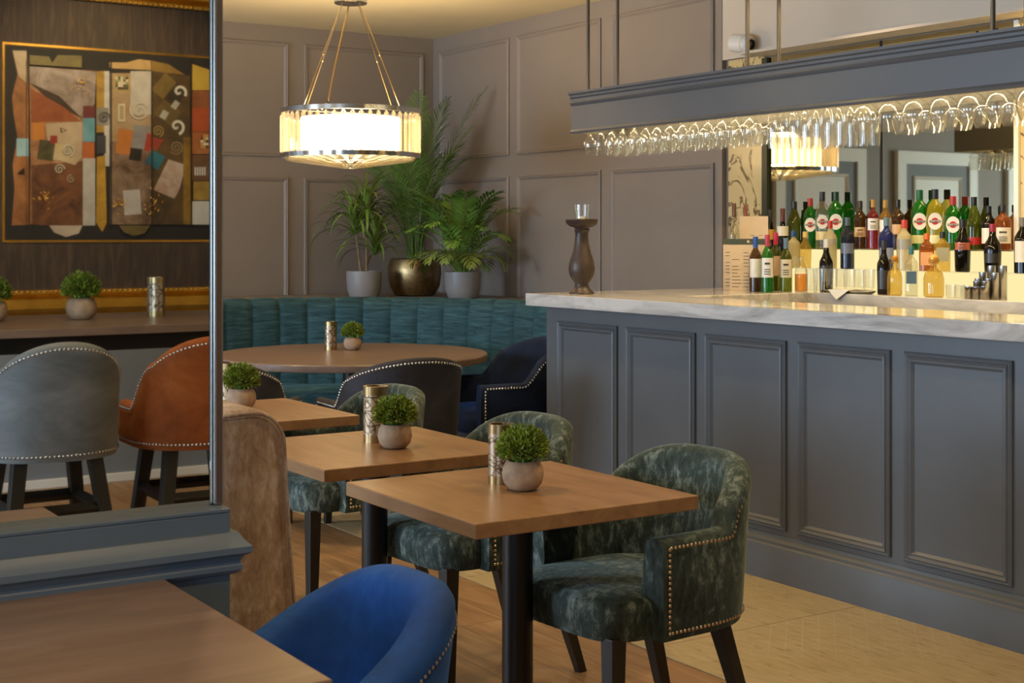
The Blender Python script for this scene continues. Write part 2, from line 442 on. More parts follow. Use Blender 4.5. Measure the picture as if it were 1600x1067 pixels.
# doors of the far wall, seen only in the back bar mirror
for k, x0 in enumerate((-2.6, -0.9, 0.75)):
    d = MB()
    d.box(x0, x0+.12, YF-.05, YF, 0, 2.25); d.box(x0+1.08, x0+1.2, YF-.05, YF, 0, 2.25); d.box(x0+.12, x0+1.08, YF-.05, YF, 2.12, 2.25)
    do = tag(mk('door_%d' % (k+1), d, M['white']), 'white framed glazed door in the far wall', 'door', kind='structure')
    mk('door_leaf', MB().box(x0+.12, x0+1.08, YF-.03, YF, 0.02, 2.12), M['wall_cool'], do)
    wall_panel(do, 'y', YF-.03, x0+.24, x0+.96, 0.9, 2.0, PROF_W, M['white'], 'door_panel')
for n, o_, mb in (('baseboard_right', wr, MB().box(XR-.02, XR, 6.5, YF, 0, .14)), ('baseboard_far', wf, MB().box(XL, XR-.02, YF-.02, YF, 0, .14)), ('baseboard_back', wb, MB().box(XL, XR, YB, YB+.02, 0, .05))):
    tag(mk(n, mb, M['wall'] if n != 'baseboard_back' else M['white'], bevel=.004), 'painted skirting board at the foot of the wall', 'skirting', kind='structure')

# ================================================================== BAR
XC, ZT, TH = 3.97, 1.109, 0.062          # worktop front edge, top height, thickness
XBODY, YEND = 4.06, 5.93
YS = 1.2                                  # the bar runs on to the right, out of the frame
bar = thing('bar_counter', 'long slate grey panelled bar counter with a stepped plinth', 'bar', (XBODY, 3.5, 0))
def bl(x, y, z): return (x - XBODY, y - 3.5, z)
def bbox(mb, x0, x1, y0, y1, z0, z1): return mb.box(x0-XBODY, x1-XBODY, y0-3.5, y1-3.5, z0, z1)
mk('body', bbox(bbox(MB(), XBODY, XBODY+.05, YS, YEND, 0.0, ZT-TH), XBODY+.05, 5.62, YEND-.05, YEND, 0.0, ZT-TH), M['bar_paint'], bar)
# plinth with a moulded top, swept along the front
pp = [(0,0.0),(-.04,0.0),(-.04,.125),(-.034,.14),(-.026,.146),(-.026,.158),(-.016,.166),(-.008,.17),(-.004,.182),(0,.184)]
mk('plinth', MB().loft([[(x, YS-3.5, z) for x, z in pp], [(x, YEND-3.5, z) for x, z in pp]]), M['bar_paint'], bar, smooth=25)
pan = [(871, 963), (978, 1085), (1101, 1227), (1246, 1390), (1412, 1581)]
ys = [(at(b, x=4.05).y, at(a, x=4.05).y) for a, b in pan]
wp = sum(b-a for a, b in ys)/len(ys); gp = ys[0][0] - ys[1][1]
for k in range(2):
    y1 = ys[-1][0] - gp; ys.append((y1 - wp, y1))
for a, b in ys:
    if a < YS: continue
    mb = MB(); panel(mb, bl(XBODY, a, .205), (0,1,0), (0,0,1), (-1,0,0), b-a, .975-.205, PROF_B)
    mk('front_panel', mb, M['bar_paint'], bar)
# U-shaped marble worktop with an open well
wt = MB()
well = [(4.42, YS), (4.42, 5.28), (5.27, 5.28), (5.27, YS)]
outer = [(XC, YS), (XC, YEND+.06), (XR-.002, YEND+.06), (XR-.002, YS)]
for (x0, x1, y0, y1) in ((XC, 4.42, YS, 5.28), (XC, XR-.002, 5.28, YEND+.06), (5.27, XR-.002, YS, 5.28)):
    pass
ring = [(XC,YS),(XC,YEND+.06),(XR-.022,YEND+.06),(XR-.022,YS),(5.27,YS),(5.27,5.28),(4.42,5.28),(4.42,YS)]
n = len(ring)
vs = [(x,y,ZT-TH) for x,y in ring] + [(x,y,ZT) for x,y in ring]
fs = [(i,(i+1)%n,(i+1)%n+n,i+n) for i in range(n)]
for q in ((0,1,6,7),(1,2,5,6),(2,3,4,5)):
    fs.append(tuple(reversed(q))); fs.append(tuple(i+n for i in q))
wt.add(vs, fs)
tag(mk('bar_worktop', wt, M['marble'], bevel=.004), 'veined grey white marble worktop on the bar', 'worktop')
# back bar base cabinet and lit stepped shelf
bb = thing('back_bar_cabinet', 'dark back bar cabinet under the marble worktop', 'cabinet', (5.5, 3.3, 0))
mk('body', MB().box(-.2, .10, YS-3.3, 5.28-3.3, 0, ZT-TH), M['bar_paint'], bb)
for k in range(4):
    y0 = YS-3.3 + .05 + k*1.01
    mk('door', MB().box(-.222, -.2, y0, y0+.96, .12, ZT-TH-.03), M['bar_paint'], bb, bevel=.003)
sh = thing('lit_bottle_shelf', 'glowing stepped bottle shelf below the back bar mirror', 'shelf', (5.5, 3.3, ZT))
def step(x0, x1, z1, top):
    mb = MB(); mb.box(x0-5.5, x1-5.5, YS-3.3, 5.7-3.3, 0.001, z1-ZT)
    return mb
mk('upper_step', step(5.545, XR-.024, 1.325, 1), M['shelf_lit'], sh)
mk('lower_step', step(5.425, 5.545, 1.222, 0), M['shelf_lit'], sh)
mk('shelf_edge', MB().box(5.537-5.5, 5.626-5.5, YS-3.3, 5.7-3.3, 1.325-ZT, 1.331-ZT), M['glass'], sh)
mk('shelf_edge', MB().box(5.417-5.5, 5.537-5.5, YS-3.3, 5.7-3.3, 1.222-ZT, 1.228-ZT), M['glass'], sh)
ZU, ZM = 1.331, 1.228
# wall finishes behind the bar
YP = 6.39
mk('bulkhead', MB().box(XR-.03, XR, YB, YP-.02, 2.435, ZC), M['cream'], wr)
mk('corner_trim', MB().box(XR-.035, XR, YP-.02, YP+.03, 0.9, ZC), M['wall'], wr, bevel=.004)
for a, b in ((6.03, 6.34), (3.9, 4.3), (3.0, 3.9), (2.0, 3.0)):
    mk('marble_panel', MB().box(XR-.012, XR, a+.002, b-.002, 1.04, 2.43), M['veined'], wr)
bm_ = thing('back_bar_mirror', 'tall smoked mirror in two sheets behind the bottles', 'mirror', (XR-.008, 5.15, 1.112))
mk('mirror_sheet', MB().box(-.012, 0, .004, 5.985-5.15, 0, 1.30), M['mirror_b'], bm_)
mk('mirror_sheet', MB().box(-.012, 0, 4.325-5.15, -.004, 0, 1.30), M['mirror_b'], bm_)
mk('joint_strip', MB().box(-.016, 0, -.006, .006, 0, 1.30), M['blackmetal'], bm_)
mk('side_trim', MB().box(-.03, 0, 5.985-5.15, 6.028-5.15, 0, 1.30), plain('mirror_side_trim', '#3a3d2c', 0.35, 0.3), bm_)
mk('side_trim', MB().box(-.02, 0, 4.30-5.15, 4.325-5.15, 0, 1.30), M['white'], bm_)
area('bar_downlight_strip', (5.52, 4.2, 2.40), (5.50, 4.2, 1.1), 0.06, 4.0, 26, (1.0, 0.76, 0.36))
tag(mk('light_pelmet', MB().box(XR-.2, XR, YS, 6.03, 2.42, 2.435), M['cream'], None), 'slim cream pelmet above the back bar mirror', 'pelmet')

# white camera-like wall lamp on the cream bulkhead
cp = at(1158, 68, x=XR-.1)
cl = thing('wall_camera', 'white round security camera on the cream wall above the bar', 'camera', cp, R(100))
o_ = mk('mount', MB().tube([(0, 0, 0), (.03, -.06, 0)], [.03, .045], 20), M['white'], cl, smooth=40)
b_ = mk('housing', MB().lathe([(.03,-.07),(.052,-.055),(.055,0),(.055,.03),(.052,.032),(.052,.05),(.045,.065),(.03,.07)], 24), M['white'], cl, smooth=30); b_.rotation_euler = (0, R(-100), 0)
l_ = mk('lens', MB().lathe([(.03,.066),(.03,.078),(.02,.078),(.018,.07),(.001,.07)], 20), M['rubber'], cl, smooth=40); l_.rotation_euler = (0, R(-100), 0)

# ------------------------------------------------------------------ hanging canopy with the glass rack
XCA, XCB = 4.05, 4.40
YCA, YCB = 5.70, 1.2
ca = thing('hanging_bar_canopy', 'slate grey hanging canopy with cornice and suspended glass rack over the bar', 'canopy', (XCA, 3.5, 1.90))
prof = [(-.008,.000),(-.012,.008),(-.006,.016),(0,.020),(0,.135),(-.008,.142),(-.012,.150),(-.004,.156),(-.004,.170),(-.012,.176),(-.012,.186),(-.022,.192),(-.024,.202),(.02,.202),(.02,.0)]
def cring(y): return [(x, y, z) for x, z in prof]
mk('front_board', MB().loft([cring(YCB-3.5), cring(YCA-3.5)]), M['canopy_paint'], ca, smooth=25)
mk('back_board', MB().box(XCB-XCA-.02, XCB-XCA, YCB-3.5, YCA-3.5, 0, .2), M['canopy_paint'], ca)
mk('end_board', MB().box(.02, XCB-XCA-.02, YCA-3.52, YCA-3.5, 0, .2), M['canopy_paint'], ca)
mk('top_board', MB().box(.02, XCB-XCA-.02, YCB-3.5, YCA-3.52, .12, .135), M['canopy_paint'], ca)
for y in (5.63, 4.49, 3.24, 2.0):
    for x in (4.10, 4.28):
        mk('hanging_rod', MB().tube([(x-XCA, y-3.5, .13), (x-XCA, y-3.5, ZC-1.90)], .009, 10), M['rodm'], ca, smooth=40)
for k in range(4):
    x = .036 + k*.088
    mk('glass_rail', MB().box(x-.006, x+.006, YCB-3.5, YCA-3.54, .088, .096), M['steel'], ca)
mk('led_strip', MB().box(.03, .036, YCB-3.5, YCA-3.56, .118, .1195), M['led'], ca)
area('canopy_led_light', (4.085, 3.5, 2.005), (4.085, 3.5, 0), .02, 4.3, 78, (1.0, 0.74, 0.36))

# hanging glasses: bowls down, feet held in the rails
def stem_glass(foot, stem, bowl, rmax, rrim, belly):
    p = [(.001, 0), (foot, -.001), (foot, -.003), (.006, -.008), (.0035, -.014), (.0035, -stem), (.008, -stem-.004)]
    nb = 9
    for i in range(1, nb+1):
        t = i/nb
        r = rmax*math.sqrt(max(0, 1-(1-t/belly)**2)) if t < belly else rmax + (rrim-rmax)*((t-belly)/(1-belly))**1.3
        p.append((max(r, .008), -stem-.004-bowl*t))
    inner = [(max(r-.0012, .002), z) for r, z in reversed(p[8:])]
    return p + inner
G_W = mk('hanging_wine_glass', MB().lathe(stem_glass(.033, .082, .108, .036, .029, .48), 20, cap=False), M['glass'], smooth=60, fix=False)
G_F = mk('hanging_flute', MB().lathe(stem_glass(.028, .058, .165, .024, .020, .45), 18, cap=False), M['glass'], smooth=60, fix=False)
G_B = mk('hanging_balloon_glass', MB().lathe(stem_glass(.038, .070, .118, .056, .042, .55), 22, cap=False), M['glass'], smooth=60, fix=False)
ZG = 1.986
ORD = ['first','second','third','fourth','fifth','sixth','seventh','eighth','ninth','tenth','eleventh','twelfth','thirteenth','fourteenth','fifteenth','sixteenth','seventeenth','eighteenth','nineteenth','twentieth','twenty-first','twenty-second']
ROWN = ['front row', 'second row', 'back row']
def hang(me_o, nm, y0, y1, dy, xs, what, where, grp):
    k = 0; y = y0
    while y > y1:
        for j, x in enumerate(xs):
            o = bpy.data.objects.new(nm, me_o.data); C.objects.link(o)
            o.location = (x, y - (0.5*dy if j % 2 else 0) + random.uniform(-.004, .004), ZG)
            rn = ROWN[j] if not (len(xs) == 2 and j == 1) else 'back row'
            tag(o, '%s, %s from the left in the %s hanging under %s' % (what, ORD[k], rn, where), 'glass', grp)
        y -= dy; k += 1
yA, yB_, yC_ = at(924, x=4.12).y, at(1204, x=4.12).y, at(1338, x=4.12).y
hang(G_W, 'hanging_wine_glass', yA, yB_+.03, .088, (4.118, 4.21, 4.302), 'clear wine glass', 'the canopy', 'wine glasses hanging in the rack')
hang(G_F, 'hanging_flute', yB_-.02, yC_+.03, .064, (4.118, 4.21, 4.302), 'slim clear flute', 'the canopy', 'flutes hanging in the rack')
hang(G_B, 'hanging_balloon_glass', yC_-.04, 2.5, .125, (4.135, 4.29), 'round balloon glass', 'the canopy', 'balloon glasses hanging in the rack')
for g in (G_W, G_F, G_B): bpy.data.objects.remove(g)

# ================================================================== MIRROR PARTITION
YM = 2.68
pt = thing('mirror_partition', 'low slate grey partition wall with a moulded rail and tall mirror on top', 'partition', (1.05, YM, 0))
XPE = 1.052
def pb(mb, x0, x1, y0, y1, z0, z1): return mb.box(x0-1.05, x1-1.05, y0-YM, y1-YM, z0, z1)
mk('body', pb(MB(), -0.6, XPE, 2.63, 2.79, 0, .86), M['part_paint'], pt, bevel=.003)
# moulding mitred round the end
mp_ = [(0,.822),(.012,.822),(.018,.812),(.026,.802),(.033,.796),(.033,.784),(.020,.776),(.014,.766),(.018,.758),(.018,.750),(.010,.742),(0,.738)]
rings = []
for (sx, sy) in ((-0.6, 'f'), (XPE, 'c'), (XPE, 'e')):
    if sy == 'f': rings.append([(sx-1.05, 2.63-p-YM, z) for p, z in mp_])
    elif sy == 'c': rings.append([(sx+p-1.05, 2.63-p-YM, z) for p, z in mp_])
    else: rings.append([(sx+p-1.05, 2.79-YM, z) for p, z in mp_])
mk('moulding', MB().loft(rings), M['part_paint'], pt, smooth=20)
mk('ledge', pb(MB(), -0.6, XPE, 2.628, 2.792, .86, .868), M['part_paint'], pt, bevel=.002)
XM = at(327, y=YM).x
mk('mirror_glass', pb(MB(), -0.6, XM, YM, YM+.012, .868, 2.6), M['mirror'], pt)
mk('bevel_edge', pb(MB(), XM, XM+.006, YM-.001, YM+.013, .868, 2.6), M['mirror'], pt, bevel=.003)
mk('steel_frame', pb(MB(), XM+.006, at(346, y=YM).x, YM-.012, YM+.03, .868, 2.6), M['steel'], pt, bevel=.004)
mk('top_rail', pb(MB(), -0.6, at(346, y=YM).x, YM-.012, YM+.03, 2.6, 2.64), M['steel'], pt)
mk('backing', pb(MB(), -0.6, XM, YM+.013, YM+.03, .868, 2.6), M['wall_cool'], pt)

# upholstered booth bench behind the partition; only its rounded tall wing shows
be = thing('booth_bench', 'brown brushed velvet booth bench with a tall rounded wing beside the mirror', 'bench', (1.165, 3.1, 0))
def wing_ring(y, w0, w1):
    # cross section in x,z: rounded top, flaring towards the floor
    zt = 1.03
    pts = [(-.10, 0.02), (.165, 0.02), (.150, .25), (.128, .50), (.108, .75), (.098, .90)]
    for i in range(7):
        a = PI/2*i/6
        pts.append((.096-.075 + .075*math.cos(a), zt-.075 + .075*math.sin(a) - .0))
    for i in range(1, 7):
        a = PI/2 + PI/2*i/6
        pts.append((-.09+.06 + .06*math.cos(a), zt-.075 + .075*math.sin(a)))
    return [(x, y, z) for x, z in pts]
def inset(r, k, cy):
    cx = sum(p[0] for p in r)/len(r)
    return [(cx + (p[0]-cx)*k, cy, (p[2] if p[2] < .5 else p[2] - (1-k)*.25)) for p in r]
r0 = wing_ring(0, 0, 0)
wb_ = MB().loft([inset(r0, .90, -.26), inset(r0, .97, -.252), inset(r0, 1.0, -.235)] + [inset(r0, 1.0, y) for y in (-.1, .05, .15)] + [inset(r0, .9, .17)])
mk('wing', wb_, M['velvet_brown'], be, smooth=50)
pipe = [(p[0], -.262, p[2]) for p in inset(r0, .965, 0)[2:]]
mk('piping', MB().tube(pipe, .004, 6), M['velvet_brown'], be, smooth=50)
mk('seat', MB().box(-1.6, -.1, -.2, .28, .1, .45), M['velvet_brown'], be, bevel=.03)
mk('backrest', MB().box(-1.6, -.1, -.29, -.2, .1, .84), M['velvet_brown'], be, bevel=.03)

# ================================================================== TABLES
def square_table(loc, lab, grp, w=.655, d=.655, top='tabletop', h=.75, cx=0):
    t = thing('square_table', lab, 'table', loc, 0, grp)
    mk('tabletop', MB().box(-w/2, w/2, -d/2, d/2, h-.036, h), M[top], t, bevel=.003)
    mk('column', MB().lathe([(.040, .02), (.040, h-.05)], 24), M['blackmetal'], t, smooth=40)
    mk('mounting_plate', MB().box(-.18, .18, -.18, .18, h-.05, h-.036), M['blackmetal'], t)
    mk('base', MB().lathe([(.21, 0), (.21, .008), (.19, .014), (.05, .022), (.04, .03)], 36), M['blackmetal'], t, smooth=30)
    return t
GT = 'square oak tables between the bar and the bench'
T1 = square_table((2.003, 3.058, 0), 'nearest square oak topped pedestal table, in front of the bar', GT)
T2 = dup(T1, (2.038, 3.918, 0), 0, 'middle square oak pedestal table of the row of three')
T3 = dup(T1, (2.015, 4.945, 0), 0, 'farthest square oak pedestal table of the row, behind the brown bench')
# front table against the partition
FT = thing('front_table', 'brown wooden dining table in the near corner against the mirror partition', 'table', (.02, 2.255, 0))
mk('tabletop', MB().box(-.62, .895, -.365, .365, .712, .75), M['table_grey'], FT, bevel=.003)
for x in (-.3, .45):
    mk('column', MB().lathe([(.04, .02), (.04, .70)], 20, (x, 0, 0)), M['blackmetal'], FT, smooth=40)
    mk('base', MB().lathe([(.2, 0), (.2, .01), (.05, .025)], 30, (x, 0, 0)), M['blackmetal'], FT, smooth=30)
    mk('mounting_plate', MB().box(x-.15, x+.15, -.15, .15, .70, .712), M['blackmetal'], FT)
# round table in the banquette
RT = thing('round_table', 'large round wooden table in front of the teal banquette', 'table', (3.54, 7.08, 0))
mk('tabletop', MB().lathe([(.70,.705),(.75,.712),(.752,.718),(.752,.744),(.748,.75),(.001,.75)], 72), M['table_grey'], RT, smooth=30)
mk('column', MB().lathe([(.048,.02),(.048,.705)], 24), M['blackmetal'], RT, smooth=40)
mk('base', MB().lathe([(.30,0),(.30,.01),(.05,.03)], 36), M['blackmetal'], RT, smooth=30)

# ================================================================== BANQUETTE
BQ = (3.45, 7.05)
bq = thing('banquette', 'curved teal velvet banquette with vertical channelled back in the room corner', 'banquette', (BQ[0], BQ[1], 0))
def pol(r, a, z=0): return (r*math.cos(a), r*math.sin(a), z)
A0, A1, DA = R(-8), R(118), R(7.3)
na = int((A1-A0)/DA)
for k in range(na):
    a0 = A0 + k*DA; a1 = a0 + DA
    rings = []
    for i in range(9):
        t = i/8; a = a0 + (a1-a0)*t
        puff = math.sqrt(max(0, 1-(2*t-1)**2))
        rf = 1.405 - .017*puff**.5
        zt = 1.0 - .009*(1-puff**.5)
        sec = [(1.52, .42), (1.52, zt-.02), (1.505, zt-.005), (1.49, zt), (1.455, zt), (1.425, zt-.012), (rf+.012, zt-.04), (rf, zt-.09), (rf-.01, .75), (rf-.03, .42)]
        rings.append([pol(r, a, z) for r, z in sec])
    mk('back_channel', MB().loft(rings), M['velvet_teal'], bq, smooth=50)
seat = MB()
rings = []
for i in range(61):
    a = A0 + (A1-A0)*i/60
    sec = [(.97,.30),(.955,.34),(.955,.42),(.97,.45),(1.0,.462),(1.36,.45),(1.39,.30)]
    rings.append([pol(r, a, z) for r, z in sec])
mk('seat_cushion', seat.loft(rings), M['velvet_teal'], bq, smooth=50)
rings = [[pol(r, A0+(A1-A0)*i/60, z) for r, z in ((1.0,0.0),(1.0,.30),(1.5,.30),(1.5,0.0))] for i in range(61)]
mk('base', MB().loft(rings), M['darkwood'], bq, smooth=50)
# boxed ledge between banquette and walls, carrying the planters
poly = [(BQ[0]+1.53*math.cos(A0+(A1-A0)*i/50), BQ[1]+1.53*math.sin(A0+(A1-A0)*i/50)) for i in range(51)]
poly += [(2.75, YF-.022), (XR-.022, YF-.022), (XR-.022, 6.84)]
lg = MB(); lg.prism(poly, 0, .955)
tag(mk('planter_ledge', lg, M['wall']), 'boxed taupe ledge behind the banquette carrying the planters', 'ledge')

# ================================================================== CHAIRS
def smooth01(t):
    t = max(0.0, min(1.0, t)); return t*t*(3-2*t)
def u_path(W, D, xa, xf, n=56):
    """half outline of a tub: from the back centre (u=0) to the arm front (u=1), mirrored; chair faces +x"""
    a = xa + D/2; b = W/2
    pts = []
    m = 200; raw = []
    for i in range(m+1):
        th = PI/2*i/m
        e = 0.85
        raw.append((xa - a*math.cos(th)**e, b*math.sin(th)**e))
    for i in range(1, 60):
        raw.append((xa + (xf-xa)*i/59, b))
    L = [0.0]
    for p, q in zip(raw, raw[1:]): L.append(L[-1] + math.hypot(q[0]-p[0], q[1]-p[1]))
    half = []
    j = 0
    for i in range(n+1):
        s = L[-1]*i/n
        while j < len(L)-2 and L[j+1] < s: j += 1
        f = (s-L[j])/max(1e-9, L[j+1]-L[j])
        half.append((raw[j][0]+(raw[j+1][0]-raw[j][0])*f, raw[j][1]+(raw[j+1][1]-raw[j][1])*f, i/n))
    full = [(x, -y, -u) for x, y, u in reversed(half[1:])] + half
    return full
def tub(name, label, cat, group, W, D, xa, xf, bot, topf, th, tilt, mat, nailmat, seat_z, nail_step=.016, nail_r=.0052, nails=('top','front','bottom'),
        leg_h=.38, leg_pts=None, leg_w=(.046,.030), seat_x=None, seat_th=.11, stretch=None, seat_drop=.0, inner_mat=None, nail_in=.022):
    t = thing(name, label, cat, (0,0,0), 0, group)
    path = u_path(W, D, xa, xf)
    N = []
    for i, p in enumerate(path):
        a = path[max(0, i-1)]; b = path[min(len(path)-1, i+1)]
        dx, dy = b[0]-a[0], b[1]-a[1]; l = math.hypot(dx, dy)
        N.append((-dy/l, dx/l))
    # make sure normals point outwards
    if N[len(N)//2][0] > 0: N = [(-x, -y) for x, y in N]
    def P(i, z, off=0.0):
        x, y, u = path[i]; nx, ny = N[i]
        back = smooth01((0.75-abs(u))/0.55)
        k = tilt*back*(z-bot)
        return (x + nx*(off+k*0.6) - k*0.4, y + ny*(off+k*0.6), z)
    rings = []
    for i, (x, y, u) in enumerate(path):
        zt = topf(abs(u)); r = th*0.5
        sec = [(0.0, bot), (0.004, bot+.02), (0.004, zt-r-.01)]
        for k in range(1, 8):
            a = PI*k/8
            sec.append((-r + r*math.cos(a)+.004*math.cos(a), zt-r + r*math.sin(a)))
        sec += [(-th-.004, zt-r-.01), (-th-.012, (zt+bot)/2), (-th, bot+.02), (-th, bot)]
        rings.append([P(i, z, o) for o, z in sec])
    mk('back_shell', MB().loft(rings), mat, t, smooth=60)
    # seat
    xs0 = -D/2+th*0.9; xs1 = seat_x if seat_x is not None else xf+.06
    hw = W/2 - th*0.55
    sr = []
    zb = bot - .0
    M_ = 14
    levels = [(zb, 0.955), (zb+.015, .985), (zb+seat_th*.45, 1.0), (seat_z-.035, 1.0), (seat_z-.012, .975), (seat_z, .90), (seat_z+.008, .70), (seat_z+.011, .3)]
    for z, k in levels:
        ring_ = []
        cx = (xs0+xs1)/2; hx = (xs1-xs0)/2
        for i in range(40):
            a = 2*PI*i/40
            e = 0.42
            ca_, sa_ = math.cos(a), math.sin(a)
            px_ = cx + hx*k*math.copysign(abs(ca_)**e, ca_)
            py_ = (hw*k)*math.copysign(abs(sa_)**e, sa_)
            if px_ < cx: # narrow towards the back
                py_ *= 1-0.22*((cx-px_)/hx)**2
            ring_.append((px_, py_, z - seat_drop*max(0, (px_-cx)/hx)*0))
        sr.append(ring_)
    mk('seat', MB().loft(sr), mat, t, smooth=50)
    # legs
    lp = leg_pts or [((xs1-.05, hw-.05), (xs1-.04, hw-.04)), ((xs1-.05, -hw+.05), (xs1-.04, -hw+.04)), ((-D/2+.10, W/2-.13), (-D/2-.03, W/2-.10)), ((-D/2+.10, -W/2+.13), (-D/2-.03, -W/2+.10))]
    for a, b in lp:
        mk('leg', MB().leg((a[0], a[1], bot+.01), (b[0], b[1], 0), *leg_w), M['darkwood'], t, bevel=.002)
    if stretch:
        zs = stretch
        def lerp(l): 
            k = (bot+.01-zs)/(bot+.01); return (l[0][0]+(l[1][0]-l[0][0])*k, l[0][1]+(l[1][1]-l[0][1])*k)
        q = [lerp(l) for l in lp]
        for i, j in ((0,1),(1,3),(3,2),(2,0)):
            mk('stretcher', MB().tube([(q[i][0], q[i][1], zs), (q[j][0], q[j][1], zs)], .021, 4), M['darkwood'], t)
    # nailheads
    nb = MB()
    def nail(p, nrm):
        nrm = Vector(nrm).normalized(); up = Vector((0,0,1)); u_ = nrm.cross(up).normalized(); w_ = nrm.cross(u_)
        c = Vector(p); n_ = 6
        ring_ = [c + (u_*math.cos(2*PI*k/n_) + w_*math.sin(2*PI*k/n_))*nail_r for k in range(n_)]
        mid = [c + (u_*math.cos(2*PI*k/n_) + w_*math.sin(2*PI*k/n_))*nail_r*.6 + nrm*nail_r*.55 for k in range(n_)]
        nb.loft([ring_, mid], True, True)
    def run(pts):
        acc = 0.0
        for (p, nr), (q, nr2) in zip(pts, pts[1:]):
            seg = (Vector(q)-Vector(p)).length
            while acc < seg:
                f = acc/seg if seg > 1e-6 else 0
                nail(Vector(p).lerp(Vector(q), f), nr)
                acc += nail_step
            acc -= seg
    last = len(path)-1
    if 'top' in nails:
        run([(P(i, topf(abs(path[i][2]))-nail_in, .006), (N[i][0], N[i][1], 0)) for i in range(2, last-1)])
    if 'arm' in nails:
        for rng in ([i for i in range(2, len(path)) if path[i][2] < -.50], [i for i in range(0, last-1) if path[i][2] > .50]):
            run([(P(i, topf(abs(path[i][2]))-nail_in, .006), (N[i][0], N[i][1], 0)) for i in rng])
    if 'front' in nails:
        for i in (2, last-2):
            za, zb2 = bot+.02, topf(abs(path[i][2]))-nail_in
            run([(P(i, za+(zb2-za)*k/6, .006), (N[i][0], N[i][1], 0)) for k in range(7)])
    if 'bottom' in nails:
        run([(P(i, bot+.02, .006), (N[i][0], N[i][1], 0)) for i in range(2, last-1)])
    if nb.v:
        o = mk('nailhead_trim', nb, nailmat, t, smooth=60, fix=False); o['kind'] = 'stuff'
    return t

# green crushed velvet armchairs (face the tables, towards -x)
def top_green(u):
    if u < .53: return .815 - .10*(u/.53)**3
    return .715 - .063*smooth01((u-.53)/.05)
GG = 'green velvet armchairs along the square tables'
g1 = tub('green_armchair', 'nearest green crushed velvet armchair with brass nailheads, in front of the bar panels', 'armchair', GG,
         W=.54, D=.51, xa=.0, xf=.155, bot=.40, topf=top_green, th=.062, tilt=.10, mat=M['velvet_green'], nailmat=M['nail'], nail_step=.0138, nail_r=.0048,
         seat_z=.505, seat_x=.29, nails=('arm','front','bottom'))
g1.location = (2.345, 3.005, 0); g1.rotation_euler = (0,0,PI+R(4))
dup(g1, (2.38, 3.865, 0), PI+R(4), 'green crushed velvet armchair at the middle square table')
dup(g1, (2.42, 4.90, 0), PI+R(4), 'green crushed velvet armchair at the farthest square table, by the charcoal tub chair')

# dark tub chairs round the big table
def top_tub(u):
    if u < .46: return .842 - .085*(u/.46)**2.2
    return .757 - .137*smooth01((u-.46)/.20) - .0*(u)
GTUB = 'tub chairs round the round table'
c2 = tub('tub_chair', 'charcoal tub chair with silver nailheads, its back turned to the middle table', 'armchair', GTUB,
         W=.58, D=.60, xa=-.02, xf=.24, bot=.36, topf=top_tub, th=.05, tilt=.12, mat=M['velvet_char'], nailmat=M['nail_s'], seat_z=.47, nail_step=.017, nail_r=.0062)
def face(o, loc, tgt):
    o.location = (loc[0], loc[1], 0); o.rotation_euler = (0,0,math.atan2(tgt[1]-loc[1], tgt[0]-loc[0]))
face(c2, (3.22, 6.02), (3.30, 7.08))
c1 = dup(c2, (0,0,0), 0, 'dark tub chair at the left of the round table, partly hidden by the mirror frame')
face(c1, (2.53, 6.36), (3.2, 7.15))
c3 = tub('tub_chair', 'navy velvet tub chair seen from the side beside the end of the bar', 'armchair', GTUB,
         W=.58, D=.60, xa=-.02, xf=.24, bot=.36, topf=top_tub, th=.05, tilt=.12, mat=M['velvet_navy'], nailmat=M['nail_s'], seat_z=.47, nail_step=.017, nail_r=.0062)
face(c3, (4.17, 6.55), (3.2, 6.68))

# blue armchair in the foreground
def top_blue(u):
    return .768 - .17*smooth01((u-.10)/.75)
cb = tub('blue_armchair', 'bright blue velvet armchair at the front table, closest to the camera', 'armchair', None,
         W=.47, D=.52, xa=.02, xf=.18, bot=.38, topf=top_blue, th=.075, tilt=.14, mat=M['velvet_blue'], nailmat=M['nail_s'], seat_z=.47, nails=('top','front','bottom'), nail_in=.05, nail_step=.012, nail_r=.0036)
face(cb, (1.03, 2.335), (0.0, 2.26))

# ================================================================== SHRUB POTS AND LANTERNS
def tuft_mesh(r, n, seed, ll=.018, lw=.004):
    rd = random.Random(seed); mb = MB()
    for i in range(n):
        z = rd.uniform(-.45, 1); a = rd.uniform(0, 2*PI); q = math.sqrt(1-z*z)
        d = Vector((q*math.cos(a), q*math.sin(a), z))
        p = d*r*rd.uniform(.55, 1.0); p.z *= .86
        dd = (d + Vector((rd.uniform(-.7,.7), rd.uniform(-.7,.7), rd.uniform(-.3,.8)))).normalized()
        s = dd.cross(Vector((rd.uniform(-1,1), rd.uniform(-1,1), rd.uniform(-1,1)))).normalized()*lw
        e = p + dd*ll*rd.uniform(.6, 1.2)
        mb.add([p - s*.3, p.lerp(e, .5) - s, e, p.lerp(e, .5) + s], [(0,1,2,3)])
    return mb
tuft = mk('foliage', tuft_mesh(.060, 2800, 3, .015, .0032), M['tuft'], fix=False)
pot_prof = [(.022,0),(.036,.004),(.048,.018),(.053,.038),(.050,.058),(.042,.072),(.037,.074),(.036,.066),(.001,.064)]
potm = mk('pot', MB().lathe(pot_prof, 28), M['stonepot'], smooth=50)
core = mk('core', MB().sph((0,0,0), .042, 12, 8, .85), M['leaf_d'], smooth=60)
SRC = []
def shrub(loc, label, sc=1.0, pot=None):
    t = thing('shrub_pot', label, 'potted plant', loc, random.uniform(0, 6), 'little clipped shrubs on the tables')
    t.scale = (sc, sc, sc)
    inst('pot', potm, t)
    f = inst('foliage', tuft, t, (0,0,.105)); f['kind'] = 'stuff'
    inst('foliage_core', core, t, (0,0,.102))
    return t
